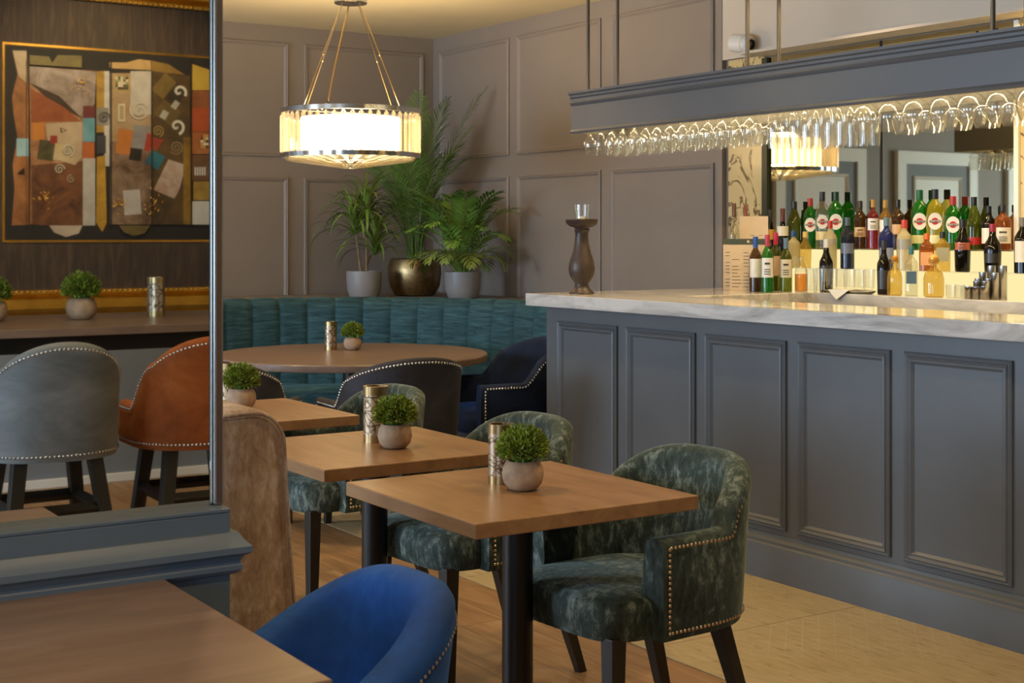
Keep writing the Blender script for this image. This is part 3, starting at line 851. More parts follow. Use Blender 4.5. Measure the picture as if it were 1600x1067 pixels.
def lantern_mesh():
    w = .036
    return MB().lathe([(w,0),(w,.022),(w-.0006,.022)], 28), MB().lathe([(w,.136),(w,.16),(w-.009,.16),(w-.009,.15),(w-.012,.15)], 28, cap=False)
def etched():
    m = bpy.data.materials.new('etched_lantern'); m.use_nodes = True; nt = m.node_tree; b = nt.nodes['Principled BSDF']
    v = coords(nt, (1,1,1))
    f = nt.nodes.new('ShaderNodeTexVoronoi'); f.feature = 'DISTANCE_TO_EDGE'; f.inputs['Scale'].default_value = 34; nt.links.new(v, f.inputs['Vector'])
    nz = nt.nodes.new('ShaderNodeTexNoise'); nz.inputs['Scale'].default_value = 18; nt.links.new(v, nz.inputs['Vector'])
    mx = nt.nodes.new('ShaderNodeMixRGB'); mx.inputs[0].default_value = 0.12; nt.links.new(v, mx.inputs[1]); nt.links.new(nz.outputs['Color'], mx.inputs[2]); nt.links.new(mx.outputs[0], f.inputs['Vector'])
    nt.links.new(ramp(nt, f.outputs['Distance'], [(0.0, '#5d4a36'), (0.05, '#7a634a'), (0.10, '#c2ae92')]), b.inputs['Base Color'])
    b.inputs['Metallic'].default_value = 0.75; b.inputs['Roughness'].default_value = 0.32
    return m
M['etched'] = etched()
lb, lt = lantern_mesh()
lan_b = mk('band', lb, M['brass'], smooth=30); lan_t = mk('rim', lt, M['brass'], smooth=30)
lan_m = mk('sleeve', MB().lathe([(.0352,.022),(.0352,.136)], 36, cap=False), M['etched'], smooth=30)
lan_i = mk('inner', MB().lathe([(.026,.151),(.026,.06),(.001,.06)], 20, cap=False), M['gap'], smooth=30)
def lantern(loc, label, rz=0, sc=1.0):
    t = thing('lantern', label, 'candle lantern', loc, rz, 'etched metal lanterns on the tables'); t.scale = (sc,)*3
    inst('bottom_band', lan_b, t); inst('top_rim', lan_t, t); inst('etched_sleeve', lan_m, t); inst('candle_well', lan_i, t)
    return t
def on(px, py, z): return at(px, py, z=z)
lantern(on(783, 754, .75), 'etched metal lantern on the nearest square table', .4, .97)
shrub(on(817, 765, .75), 'clipped green shrub in a round pale pot on the nearest square table', 1.02)
lantern(on(587, 690, .75), 'etched metal lantern on the middle square table', 1.9, 1.1)
shrub(on(617, 700, .75), 'clipped green shrub in a round pale pot on the middle square table', 1.0)
lantern(on(357, 632, .75), 'etched metal lantern on the farthest square table', 2.7)
shrub(on(377, 639, .75), 'clipped green shrub in a round pale pot on the farthest square table', 1.05)
lantern(on(517, 546, .75), 'etched metal lantern on the round table', 4.0)
shrub(on(551, 546.5, .75), 'clipped green shrub in a round pale pot on the round table', .98)

# ================================================================== WHAT THE MIRROR SHOWS: HIGH TABLE, STOOLS, PAINTING
def mv(px, py, y=None, z=None):
    p = at(px, py, y=y, z=z); return Vector((p.x, 2*YM - p.y, p.z))
HT = thing('high_table', 'long high wooden bar table in front of the painting', 'table', (2.1, -.39, 0))
mk('tabletop', MB().box(-1.35, 1.2, -.47, .47, 1.028, 1.06), M['table_grey'], HT, bevel=.003)
mk('apron', MB().box(-1.28, 1.13, -.40, .40, .965, 1.028), M['blackmetal'], HT)
for x in (-1.0, .85):
    mk('leg_frame', MB().box(x-.04, x+.04, -.3, .3, 0.0, .965), M['blackmetal'], HT, bevel=.004)
def top_stool(u):
    if u < .42: return 1.058 - .085*(u/.42)**2.2
    return .973 - .155*smooth01((u-.42)/.30)
GS = 'bar stools at the high table'
lp = [((.12,.12),(.20,.20)), ((.12,-.12),(.20,-.20)), ((-.13,.12),(-.25,.21)), ((-.13,-.12),(-.25,-.21))]
st1 = tub('bar_stool', 'grey velvet bar stool with silver nailheads reflected in the mirror', 'bar stool', GS,
          W=.44, D=.46, xa=.0, xf=.14, bot=.67, topf=top_stool, th=.045, tilt=.10, mat=M['velvet_grey'], nailmat=M['nail_s'], seat_z=.76, seat_x=.20,
          leg_pts=lp, leg_w=(.046,.036), stretch=.50, nail_step=.014, nail_r=.0048, nails=('top','bottom'))
st2 = tub('bar_stool', 'orange velvet bar stool beside the grey one, nearest the mirror edge', 'bar stool', GS,
          W=.44, D=.46, xa=.0, xf=.14, bot=.67, topf=top_stool, th=.045, tilt=.10, mat=M['velvet_orange'], nailmat=M['nail_s'], seat_z=.76, seat_x=.20,
          leg_pts=lp, leg_w=(.046,.036), stretch=.50, nail_step=.014, nail_r=.0048, nails=('top','bottom'))
face(st1, (1.29, .50), (1.29, -1)); face(st2, (1.80, .50), (1.84, -1))
st3 = dup(st2, (0,0,0), 0, 'orange velvet bar stool on the far side of the high table')
face(st3, (1.28, -1.12), (1.28, 0))
p = mv(127, 499, z=1.06); shrub((p.x, p.y, 1.06), 'clipped shrub in a pale pot on the high table, seen in the mirror', 1.18)
p = mv(-12, 503, z=1.06); shrub((p.x, p.y, 1.06), 'clipped shrub on the high table at the left edge of the photograph', 1.1)
p = mv(244, 494, z=1.06); lantern((p.x, p.y, 1.06), 'silver etched lantern on the high table, seen in the mirror', 1.0, 1.03)

# painting (zoom frame: 1067 px of zoom are 330 px of photograph, origin (0,60))
YPW = 2*YM - YB            # virtual plane of the back wall
YPT = 2*YM - (YB + .035)
def pz(zx, zy):
    return at(zx*330/1067, 60 + zy*330/1067, y=YPT)
pg = thing('framed_painting', 'large abstract painting in a wide dark mount and gold frame', 'painting', (2.0, YB, 1.9))
c00 = pz(25, 22); c11 = pz(1060, 1016)
x0 = c00.x; z1 = at(160, 79.5, y=YPT).z; z0 = at(160, 375, y=YPT).z
x1 = x0 + 2.55
mount = .30; fr = .16
def PL(x, y, z): return (x-2.0, y-YB, z-1.9)
def pbox(mb, xa, xb, ya, yb, za, zb):
    a = PL(xa, ya, za); b = PL(xb, yb, zb); return mb.box(a[0], b[0], a[1], b[1], a[2], b[2])
mm = wood('mount_bark', '#2a2019', '#3b2d22', '#54422f', (14,14,1.2), 0.7, sc=3)
mk('mount', pbox(MB(), x0-mount-.3, x1+mount, YB+.004, YB+.024, z0-mount*.92, z1+mount*.92), mm, pg)
gf = MB()
prof_f = [(0,.02),(0,.05),(.02,.055),(.035,.045),(.05,.07),(.10,.085),(.12,.06),(.16,.05),(.16,0.0),(0,0)]
xa, xb, za, zb = x0-mount-.3, x1+mount, z0-mount*.92, z1+mount*.92
rings = []
for (cx, cz, sx, sz) in ((xa,za,-1,-1),(xb,za,1,-1),(xb,zb,1,1),(xa,zb,-1,1),(xa,za,-1,-1)):
    rings.append([PL(cx+sx*i, YB+.002+t, cz+sz*i) for i, t in prof_f])
mk('gold_frame', gf.loft(rings, True, False), M['gold'], pg, smooth=25)
nb = MB()
for k in range(int((xb-xa)/.03)):
    for zz in (za+.004, zb-.004):
        a = PL(xa+.03*k, YB+.055, zz-(.012 if zz < 1.5 else -.012)); nb.sph(a, .009, 6, 4)
o = mk('bead_trim', nb, M['gold'], pg, smooth=60); o['kind'] = 'stuff'
mk('fillet', pbox(pbox(pbox(pbox(MB(), x0-.012, x1+.012, YB+.024, YB+.030, z0-.012, z0), x0-.012, x1+.012, YB+.024, YB+.030, z1, z1+.012), x0-.012, x0, YB+.024, YB+.030, z0, z1), x1, x1+.012, YB+.024, YB+.030, z0, z1), M['gold'], pg)
mk('canvas', pbox(MB(), x0, x1, YB+.024, YB+.028, z0, z1), plain('canvas_dark', '#1c1712', 0.7, var=.2), pg)
pcols = {}
def pm(c, c2=None, sc=7):
    k = (c, c2)
    if k not in pcols:
        m, nt, b = newmat('paint_'+c.strip('#')); f = noise(nt, coords(nt), sc, 7, .7, .8)
        nt.links.new(ramp(nt, f, [(.34, c), (.66, c2 or c)]), b.inputs['Base Color']); b.inputs['Roughness'].default_value = .45
        bump(nt, b, f, .2, .004); pcols[k] = m
    return pcols[k]
depth = [0]
def patch(pts, c, c2=None, lift=0):
    depth[0] += 1
    t = .0285 + .00012*depth[0]
    mb = MB(); vs = []
    for zx, zy in pts:
        q = pz(zx, zy); vs.append(PL(q.x, YB+t, q.z))
    mb.add(vs, [tuple(range(len(vs)))])
    mk('painted_shape', mb, pm(c, c2), pg, fix=False)
def rect(x, y, w, h, c, c2=None, rot=0):
    cx, cy = x+w/2, y+h/2; ca_, sa_ = math.cos(R(rot)), math.sin(R(rot))
    patch([(cx+dx*ca_-dy*sa_, cy+dx*sa_+dy*ca_) for dx, dy in ((-w/2,-h/2),(w/2,-h/2),(w/2,h/2),(-w/2,h/2))], c, c2)
def spiral(cx, cy, r, c, wd=7, turns=2.2):
    pts = []; n = 40
    A = [(cx+r*k/n*math.cos(turns*2*PI*k/n), cy+r*k/n*math.sin(turns*2*PI*k/n)) for k in range(n+1)]
    depth[0] += 1; t = .0285 + .00012*depth[0]; mb = MB()
    for k in range(1, n):
        ex, ey = A[k+1][0]-A[k][0], A[k+1][1]-A[k][1]; l = math.hypot(ex, ey) or 1
        nx, ny = -ey/l*wd/2, ex/l*wd/2
        q = [pz(A[k][0]+nx, A[k][1]+ny), pz(A[k+1][0]+nx, A[k+1][1]+ny), pz(A[k+1][0]-nx, A[k+1][1]-ny), pz(A[k][0]-nx, A[k][1]-ny)]
        mb.add([PL(p_.x, YB+t, p_.z) for p_ in q], [(0,1,2,3)])
    mk('painted_spiral', mb, pm(c), pg, fix=False)
patch([(65,60),(135,62),(140,140),(148,500),(160,940),(60,945),(75,760),(65,640),(90,500),(70,380),(62,300),(75,240),(90,180)], '#6e4526', '#a06a3c')
patch([(65,60),(135,62),(138,225),(95,190)], '#9b8468', '#b6a284')
patch([(150,140),(490,165),(418,945),(250,945),(160,935)], '#7a4a2a', '#a9805a')
patch([(148,140),(488,168),(480,330),(420,400),(150,222)], '#6a584a', '#a5968a')
patch([(150,222),(300,290),(418,405),(270,330)], '#2a1d14', '#3b2a1c')
patch([(155,250),(330,350),(410,420),(230,420),(160,425)], '#7a3a1c', '#8f5228')
patch([(160,640),(420,620),(418,945),(250,945),(165,940)], '#3f2719', '#7a4b2b')
patch([(232,430),(418,420),(415,600),(380,640),(250,600)], '#9a8468', '#b09a7c')
patch([(250,945),(418,945),(400,985),(335,1003),(275,980)], '#9b8a76', '#b3a48e')
rect(160,425,65,90,'#a8682c','#b5762f'); rect(195,515,80,100,'#2c2a18','#5a5230',8); rect(255,490,36,42,'#7a231c','#8d2f22')
rect(275,535,105,85,'#a79268','#b7a47c',8); rect(85,505,66,90,'#7fa0a6','#94b4b8')
patch([(85,685),(125,650),(125,690)], '#1d140f'); patch([(305,450),(342,462),(308,478)], '#3b2d20'); patch([(312,455),(334,462),(314,472)], '#a0896b')
rect(420,340,60,62,'#5a2326','#71302c'); rect(420,402,60,120,'#4f7e86','#6c98a0'); rect(420,524,58,80,'#a2542a','#b0602c'); rect(420,605,62,340,'#9c9488','#b6afa3')
rect(488,165,40,310,'#7a5a1e','#b08a34'); rect(528,165,26,480,'#a69f94','#c2bcb0'); rect(490,350,60,90,'#6d675d','#8a8478'); rect(490,490,46,92,'#2d2c2f','#3e3d40')
patch([(490,600),(532,590),(540,930),(518,978),(486,930)], '#7a5718', '#bb8f30')
rect(556,175,208,350,'#8a6c48','#a58d6c'); patch([(552,120),(640,122),(700,105),(762,112),(764,160),(556,150)], '#a5824e', '#b99a64')
rect(660,165,104,220,'#a39a8c','#bab2a4'); rect(573,183,86,88,'#8c7346','#b09560')
for i in range(5):
    for j in range(5):
        rect(584+i*13, 194+j*13, 12, 12, random.choice(['#5c2a22','#c9bd9c','#3d4a3c','#83936e','#7a5330']))
rect(556,520,208,420,'#4b3322','#8e745c'); rect(625,765,86,125,'#a0978c','#b3aaa0',-4); rect(590,460,75,125,'#a3622b','#b4702e',8)
rect(670,440,80,120,'#6f6a66','#8c8782',8); rect(655,555,60,62,'#1c1612','#2a211a',8); rect(735,480,30,90,'#8f2f20','#a43b27',10)
rect(596,330,36,90,'#b1a283','#c4b696'); rect(604,340,20,70,'#8f7d5c','#a08d6a')
patch([(764,160),(900,185),(960,188),(960,940),(764,940)], '#3a2c1a', '#5b4424')
patch([(764,112),(850,130),(935,185),(764,165)], '#6b5223', '#8a6c30')
rect(790,185,76,110,'#5d4a22','#7a6430',40); rect(850,235,70,120,'#2a2117','#3a2d1d',38); rect(790,330,110,90,'#4a3a1c','#65522a',38); rect(812,365,34,42,'#8f8876','#a39c8a',30); rect(870,315,30,42,'#8a8478','#a09a8e',35)
spiral(905,270,36,'#c2bba9',14,1.1); spiral(892,445,40,'#c4bda9',14,1.2); spiral(706,362,52,'#b9ad94',8,2.6); spiral(343,565,32,'#b7ab92',7,2.2); spiral(300,660,26,'#b1a48a',6,2.0); spiral(358,710,22,'#9a8a6e',5,1.8); spiral(797,468,30,'#8a7440',7,2.2); spiral(890,550,36,'#7f6a4a',7,2.4); spiral(524,400,30,'#55504a',6,2.0)
rect(745,575,76,76,'#1f4a55','#2e6470',30); patch([(850,610),(938,640),(905,765),(880,810),(775,765)], '#8c5f40', '#b4a594'); patch([(765,500),(830,510),(790,565),(765,560)], '#7d2d1e', '#93402a')
patch([(925,500),(962,500),(962,940),(925,940)], '#5c4318', '#8f6b24'); patch([(964,128),(1060,160),(1200,190),(1200,262),(964,262)], '#a5842f', '#b8983e')
rect(968,265,110,88,'#6e3a20','#8a5430'); rect(968,352,110,120,'#8a3c1c','#a04a22'); rect(968,474,110,110,'#7c3a20','#a66e3a'); rect(968,588,110,130,'#4c3524','#6e4c30'); rect(975,722,100,95,'#7d6128','#9c7c38'); rect(970,822,110,118,'#a9a59a','#bdb9ae')
for i in range(5): rect(982+i*12, 650, 6, 42, '#c9c6bc')
for i in range(3):
    for j in range(5): rect(1012+i*13, 486+j*14, 12, 12, random.choice(['#d0c4a4','#3b2a1e','#8f3220','#b58b4a']))
patch([(148,85),(245,92),(262,125),(290,85),(412,88),(410,148),(150,132)], '#5d5128', '#756834')
patch([(600,945),(755,945),(730,985),(675,998),(625,980)], '#4c4022', '#6a5a30')
for k in range(70):
    cx, cy, s = random.choice([(225,800,45),(780,835,55),(590,830,38),(405,225,40)])
    rect(cx+random.gauss(0,s*.5), cy+random.gauss(0,s*.5), random.uniform(3,6), random.uniform(8,17), random.choice(['#c08a2c','#d8ac54','#a8701e']), None, random.uniform(-70,70))
for x in (143, 558, 764, 962): rect(x-3, 100 if x != 764 else 165, 6, 840, '#1d150e')
# more of the canvas beyond the mirror edge
rect(1090,140,420,800,'#7c5434','#a07d58'); rect(1520,120,360,830,'#3b2a1b','#7b5a36'); rect(1180,300,170,160,'#4f7e86','#6c98a0'); rect(1560,500,220,240,'#9c9488','#b6afa3')
for o in (tuft, potm, core, lan_b, lan_t, lan_m, lan_i): bpy.data.objects.remove(o)

# ================================================================== CHANDELIER
cc = at(548, 212, x=None, y=8.6*(C_ - (548-800)/F_PX*S_))
ch = thing('chandelier', 'round crystal rod chandelier glowing above the round table', 'chandelier', (cc.x, cc.y, 1.88))
RC, HC = .418, .265
for nm, z in (('bottom_ring', .0), ('top_ring', HC)):
    mk(nm, MB().lathe([(RC-.022, z-.012), (RC+.006, z-.014), (RC+.006, z+.014), (RC-.022, z+.012), (RC-.022, z-.012)], 72, cap=False), M['chrome'], ch, smooth=30)
rod = mk('crystal_rod', MB().lathe([(.004,.012),(.0135,.022),(.0135,HC-.03),(.004,HC-.018)], 6), M['crystal_rod'])
NR = 50
for k in range(NR):
    a = 2*PI*k/NR
    inst('crystal_rod', rod, ch, ((RC-.008)*math.cos(a), (RC-.008)*math.sin(a), 0), (0,0,a))
prism_ = mk('crystal_bar', MB().hexa([(.05,-.002,-.075),(.385,-.010,-.030),(.385,.010,-.030),(.05,.002,-.075)], [(.05,-.008,-.05),(.40,-.022,-.008),(.40,.022,-.008),(.05,.008,-.05)]), M['crystal'])
for k in range(28):
    a = 2*PI*k/28
    inst('crystal_bar', prism_, ch, (0,0,0), (0,0,a))
for o in (rod, prism_): bpy.data.objects.remove(o)
bulb = mk('bulb', MB().lathe([(.012,-.05),(.016,-.03),(.02,-.01),(.017,.03),(.004,.06)], 12), M['bulb'], smooth=60)
hold = mk('lamp_holder', MB().lathe([(.014,-.09),(.014,-.05),(.01,-.05)], 12), M['chrome'], smooth=40)
for k in range(8):
    a = 2*PI*(k+.5)/8
    inst('bulb', bulb, ch, (.25*math.cos(a), .25*math.sin(a), HC/2), (0,0,0))
    inst('lamp_holder', hold, ch, (.25*math.cos(a), .25*math.sin(a), HC/2))
mk('added_glow_drum', MB().lathe([(.30,.03),(.30,HC-.035)], 48, cap=False), emit('added_glow', '#ffd9a0', 9.0), ch, smooth=60)  # glowing drum added for the bright core around the bulbs
for o in (bulb, hold): bpy.data.objects.remove(o)
mk('added_glow_disc', MB().lathe([(.37,-.002),(.001,-.012)], 48, cap=False), emit('added_glow_soft', '#ffdca0', 2.6), ch, smooth=60)  # glowing disc added to make the crystal underside glow
ZR = 2.80 - 1.88
mk('ceiling_rose', MB().lathe([(.095, ZR),(.10, ZR+.006),(.10, ZR+.03),(.02, ZR+.034),(.02, ZC-1.88)], 32), M['chrome'], ch, smooth=30)
for k in range(4):
    a = 2*PI*k/4 + R(20)
    p0 = Vector(((RC-.015)*math.cos(a), (RC-.015)*math.sin(a), HC)); p1 = Vector((.07*math.cos(a), .07*math.sin(a), ZR+.004))
    mk('suspension_cable', MB().tube([p0, p1], .0028, 6), M['brass'], ch)
    q = p0.lerp(p1, .5)
    mk('cable_clip', MB().sph(q, .007, 8, 6), M['brass'], ch, smooth=60)
flex = [(-.24,-.1,HC), (-.20,-.1,HC+.05), (-.16,-.08,HC+.2), (-.08,-.04,HC+.45), (-.02,-.01,ZR-.02), (0,0,ZR+.005)]
mk('power_flex', MB().tube(flex, .005, 6), M['brass'], ch, smooth=60)
mk('cross_bar', MB().box(-RC+.02, RC-.02, -.012, .012, HC-.006, HC), M['chrome'], ch)
ld = bpy.data.lights.new('chandelier_light', 'POINT'); ld.energy = 85; ld.color = (1.0, .74, .42); ld.shadow_soft_size = .16
lo = bpy.data.objects.new('chandelier_light', ld); C.objects.link(lo); lo.location = (cc.x, cc.y, 1.88+HC/2+.02)

# ceiling downlight fittings; those by the painting and bar well are added
for (lx, ly) in DOWNLIGHTS:
    k_ = DOWNLIGHTS.index((lx, ly))
    f = tag(mk('ceiling_downlight', MB().lathe([(.05, ZC-.006), (.055, ZC-.001), (.04, ZC-.001), (.035, ZC-.02+.018)], 24, (lx, ly, 0)), M['white'], smooth=40), 'small recessed ceiling downlight above ' + ['the bench end', 'the bar stools', 'the floor before the bar', 'the gap between bar and round table', 'the left of the front table', 'the far left of the room', 'the left of the round table', 'the right of the painting, added to brighten it', 'the left of the painting, added to brighten it', 'the near end of the bar well, added to warm the back bar', 'the middle of the bar well, added to warm the back bar', 'the far end of the bar well, added to warm the back bar'][k_], 'downlight', 'recessed ceiling downlights')

# ================================================================== PLANTS ON THE LEDGE
ZL = .955
def frond(length, n, ll, lw, droop, seed, start=.25, upright=.9):
    """pinnate leaf growing from the origin along +x/+z; returns mesh"""
    rd = random.Random(seed); mb = MB(); P_ = []
    for i in range(25):
        t = i/24
        ang = R(88)*upright - droop*t*t
        if i == 0: p = Vector((0,0,0))
        else: p = P_[-1] + Vector((math.cos(ang), 0, math.sin(ang)))*length/24
        P_.append(p)
    mb.tube(P_, [.006*(1-.75*i/24) for i in range(25)], 5)
    for k in range(n):
        t = start + (1-start)*k/(n-1); i = min(23, int(t*24)); f = t*24-i
        p = P_[i].lerp(P_[i+1], f); tang = (P_[i+1]-P_[i]).normalized()
        prof_l = math.sin(PI*min(1, .12+.88*(t-start)/(1-start)))**.55
        L = ll*max(.3, prof_l)*rd.uniform(.9, 1.1)
        for s in (-1, 1):
            side = Vector((0, s, 0))
            nrm = tang.cross(Vector((0,1,0))).normalized()
            d = (side*(.95-.35*t) + tang*(.55+.35*t) + nrm*rd.uniform(-.05,.22)).normalized()
            w = d.cross(nrm).normalized()*lw
            m1 = p + d*L*.35; m2 = p + d*L*.72 + Vector((0,0,-L*.05)); e = p + d*L + Vector((0,0,-L*.20))
            mb.add([p, m1 - w, m2 - w*.7, e, m2 + w*.7, m1 + w], [(0,1,4,5) if False else (0,1,5), (1,2,4,5), (2,3,4)])
    return mb
def plant_pot(name, label, px, y_, d_, prof, mat, rz=0):
    p = at(px, y=y_)
    t = thing(name, label, 'potted plant', (p.x, p.y, ZL), rz)
    mk('planter', MB().lathe(prof, 40), mat, t, smooth=40)
    return t
# tall palm in the gold planter
gp = plant_pot('potted_palm', 'tall feathery palm in a hammered gold planter in the room corner', 648, 9.22, 0, [(.12,0),(.15,.01),(.185,.07),(.198,.16),(.195,.22),(.18,.27),(.172,.275),(.168,.26),(.001,.255)], M['goldpot'])
mk('mulch', MB().lathe([(.168,.255),(.12,.268),(.05,.274),(.001,.276)], 24), M['soil'], gp, smooth=50)
PV = {}
for i, (L, dr, up, az, sc) in enumerate(((1.22, 10, 1.0, -110, 1), (1.36, 26, .87, -36, 1), (1.20, 22, .96, -70, 1), (1.20, 30, .93, 152, 1), (1.05, 30, .97, -140, 1), (1.1, 34, .92, -20, 1),
        (.92, 60, .95, -40, 1), (.90, 62, .95, -85, 1), (.92, 55, .97, -125, 1), (.90, 60, .95, 150, 1), (.88, 62, .93, 178, 1), (.85, 66, .92, -160, 1), (.95, 50, .97, -60, 1), (1.0, 46, .96, -150, 1),
        (.62, 85, .92, -30, 1), (.64, 80, .92, -70, 1), (.62, 85, .90, -110, 1), (.60, 85, .92, -150, 1), (.62, 85, .9, 160, 1))):
    k = (L, dr, up)
    if k not in PV: PV[k] = mk('frond', frond(L, int(21*L)+9, .23 if L > .8 else .18, .0045, R(dr), i, .36 if L > .8 else .3, up), M['leaf'] if i % 2 else M['leaf_d'], fix=False)
    a = R(az); inst('frond', PV[k], gp, (.035*math.cos(a), .035*math.sin(a), .26), (0, random.uniform(-.04,.04), a))
fm = list(PV.values())
for k in range(5):
    a = k*1.3; mk('stem', MB().tube([(.05*math.cos(a), .05*math.sin(a), .25), (.065*math.cos(a), .065*math.sin(a), .48)], [.011, .006], 8), M['stem'], gp, smooth=50)
for o in fm: bpy.data.objects.remove(o)
# dracaena in the left grey planter
GP = [(.085,0),(.105,.008),(.122,.06),(.128,.13),(.129,.19),(.122,.19),(.120,.175),(.001,.172)]
dp = plant_pot('potted_dracaena', 'spiky dracaena with arching strap leaves in the left grey planter', 569, 9.18, 0, GP, M['greypot'])
def strap(L, w, droop):
    mb = MB(); pts = []; p = Vector((0,0,0)); n_ = 8
    for i in range(n_+1):
        t = i/n_; pts.append((p.copy(), w*(math.sin(PI*min(1, .25+.75*t))**.7 if t < 1 else .02)))
        ang = R(72) - droop*t**1.3
        p = p + Vector((math.cos(ang), 0, math.sin(ang)))*L/n_
    vs = []
    for q, ww in pts: vs += [q + Vector((0,-ww,.0)), q + Vector((0,0,-ww*.35)), q + Vector((0,ww,0))]
    fs = []
    for i in range(n_): fs += [(i*3, i*3+1, i*3+4, i*3+3), (i*3+1, i*3+2, i*3+5, i*3+4)]
    return mb.add(vs, fs)
lm = [mk('leaf', strap(.42, .012, R(100)), M['leaf_y'], fix=False, smooth=60), mk('leaf', strap(.44, .012, R(135)), M['leaf'], fix=False, smooth=60), mk('leaf', strap(.34, .011, R(60)), M['leaf_y'], fix=False, smooth=60)]
canes = [((.02,.0), (.01,-.02,.60)), ((-.02,.01), (-.06,.03,.50)), ((.01,.03), (.07,-.03,.36))]
for (bx, by), top in canes:
    mk('cane', MB().tube([(bx,by,.17), (bx*.5+top[0]*.5, by*.5+top[1]*.5, .17+(top[2]-.17)*.5+.02), top], [.011,.009,.007], 8), M['trunk'], dp, smooth=50)
    for k in range(42):
        a = k*2.4 + random.uniform(-.3,.3)
        inst('leaf', lm[k % 3], dp, (top[0], top[1], top[2]-.06+.003*k), (0, .75-.022*k+random.uniform(-.12,.12), a), (random.uniform(.85,1.15),)*3)
for o in lm: bpy.data.objects.remove(o)
mk('soil', MB().lathe([(.12,.172),(.06,.178),(.001,.18)], 20), M['soil'], dp, smooth=50)
# parlour palm in the right grey planter
rp = plant_pot('potted_parlour_palm', 'bushy parlour palm with broad leaflets in the right grey planter', 723, 8.62, 0, GP, M['greypot'])
fm = [mk('frond', frond(.74, 15, .17, .011, R(75), 11, .4, .96), M['leaf_d'], fix=False), mk('frond', frond(.60, 14, .16, .011, R(100), 12, .35, .94), M['leaf'], fix=False), mk('frond', frond(.40, 12, .14, .010, R(120), 13, .25, .85), M['leaf_y'], fix=False)]
for k in range(36):
    a = k*2.399
    if k < 20 and -.4 < math.atan2(math.sin(a), math.cos(a)) < .6: a += 1.4
    inst('frond', fm[0 if k < 12 else (1 if k < 24 else 2)], rp, (.03*math.cos(a), .03*math.sin(a), .17), (0, random.uniform(-.1,.2)+(.3 if k >= 20 else 0), a), (random.uniform(.85,1.1),)*3)
for o in fm: bpy.data.objects.remove(o)
mk('soil', MB().lathe([(.12,.172),(.06,.178),(.001,.18)], 20), M['soil'], rp, smooth=50)

# ================================================================== ON THE BAR
p = at(909, 459, z=ZT)
p.y = min(p.y, YEND-.03)
cs = thing('candle_holder', 'turned dark wood candle holder standing on the left end of the bar', 'candle holder', (p.x, p.y, ZT))
mk('turned_column', MB().lathe([(.062,0),(.062,.006),(.055,.012),(.04,.028),(.033,.045),(.036,.055),(.044,.066),(.060,.09),(.067,.125),(.060,.165),(.046,.205),(.036,.25),(.032,.30),(.035,.312),(.040,.318),(.036,.326),(.04,.332)], 32), M['holder'], cs, smooth=50)
mk('bowl', MB().lathe([(.04,.332),(.062,.338),(.078,.352),(.082,.37),(.078,.374),(.06,.366),(.001,.362)], 32), M['holder'], cs, smooth=50)
vg = thing('votive_glass', 'clear votive glass standing in the dark candle holder', 'glass', (p.x, p.y, ZT+.366))
mk('glass_cup', MB().lathe([(.034,0),(.037,.08),(.0355,.08),(.0325,.006),(.001,.005)], 24), M['glass'], vg, smooth=40)
mk('candle_stub', MB().lathe([(.02,.006),(.02,.02),(.001,.022)], 16), M['white_label'], vg, smooth=40)

def bglass(name, hexv, tr, body):
    c = hexc(hexv); return thin_glass(name, tr, 1.3, body, c)
BG = {
 'green': bglass('bottle_green', '#1f7a1c', (.25,.75,.22), .45), 'olive': bglass('bottle_olive', '#5d6414', (.55,.6,.2), .5), 'clear': bglass('bottle_clear', '#d8d2bc', (.9,.9,.84), .16),
 'amber': bglass('bottle_amber', '#a85a18', (.8,.5,.2), .5), 'brown': bglass('bottle_brown', '#5a3a14', (.5,.35,.15), .6), 'dark': bglass('bottle_dark', '#15120f', (.1,.1,.1), .85),
 'blue': bglass('bottle_blue', '#20307c', (.2,.25,.65), .6), 'navy': bglass('bottle_navy', '#252c44', (.3,.32,.45), .7), 'white': bglass('bottle_frost', '#d6cca8', (.8,.78,.7), .8), 'red': bglass('bottle_red', '#a8303a', (.8,.3,.3), .5),
 'yellow': bglass('bottle_yellow', '#d8c430', (.9,.85,.4), .4), 'wine': bglass('bottle_wine', '#1d2a16', (.2,.3,.12), .75), 'juice': plain('orange_juice', '#e0901c', .4), 'gold': bglass('bottle_gold', '#cfa648', (.95,.85,.5), .3)}
capm = {}
def cap_mat(c):
    if c not in capm: capm[c] = plain('cap_'+c.strip('#'), c, .35)
    return capm[c]
def text_mesh(txt, size):
    cu = bpy.data.curves.new('t', 'FONT'); cu.body = txt; cu.size = size; cu.align_x = 'CENTER'; cu.align_y = 'CENTER'
    o = bpy.data.objects.new('t', cu); C.objects.link(o)
    dg = bpy.context.evaluated_depsgraph_get()
    me = bpy.data.meshes.new_from_object(o.evaluated_get(dg)); bpy.data.objects.remove(o); return me
def lettering(parent, txt, size, loc, mat, rot=(PI/2,0,0)):
    me = text_mesh(txt, size); me.materials.append(mat)
    o = bpy.data.objects.new('lettering', me); C.objects.link(o); o.parent = parent; o.location = loc; o.rotation_euler = rot
    return o
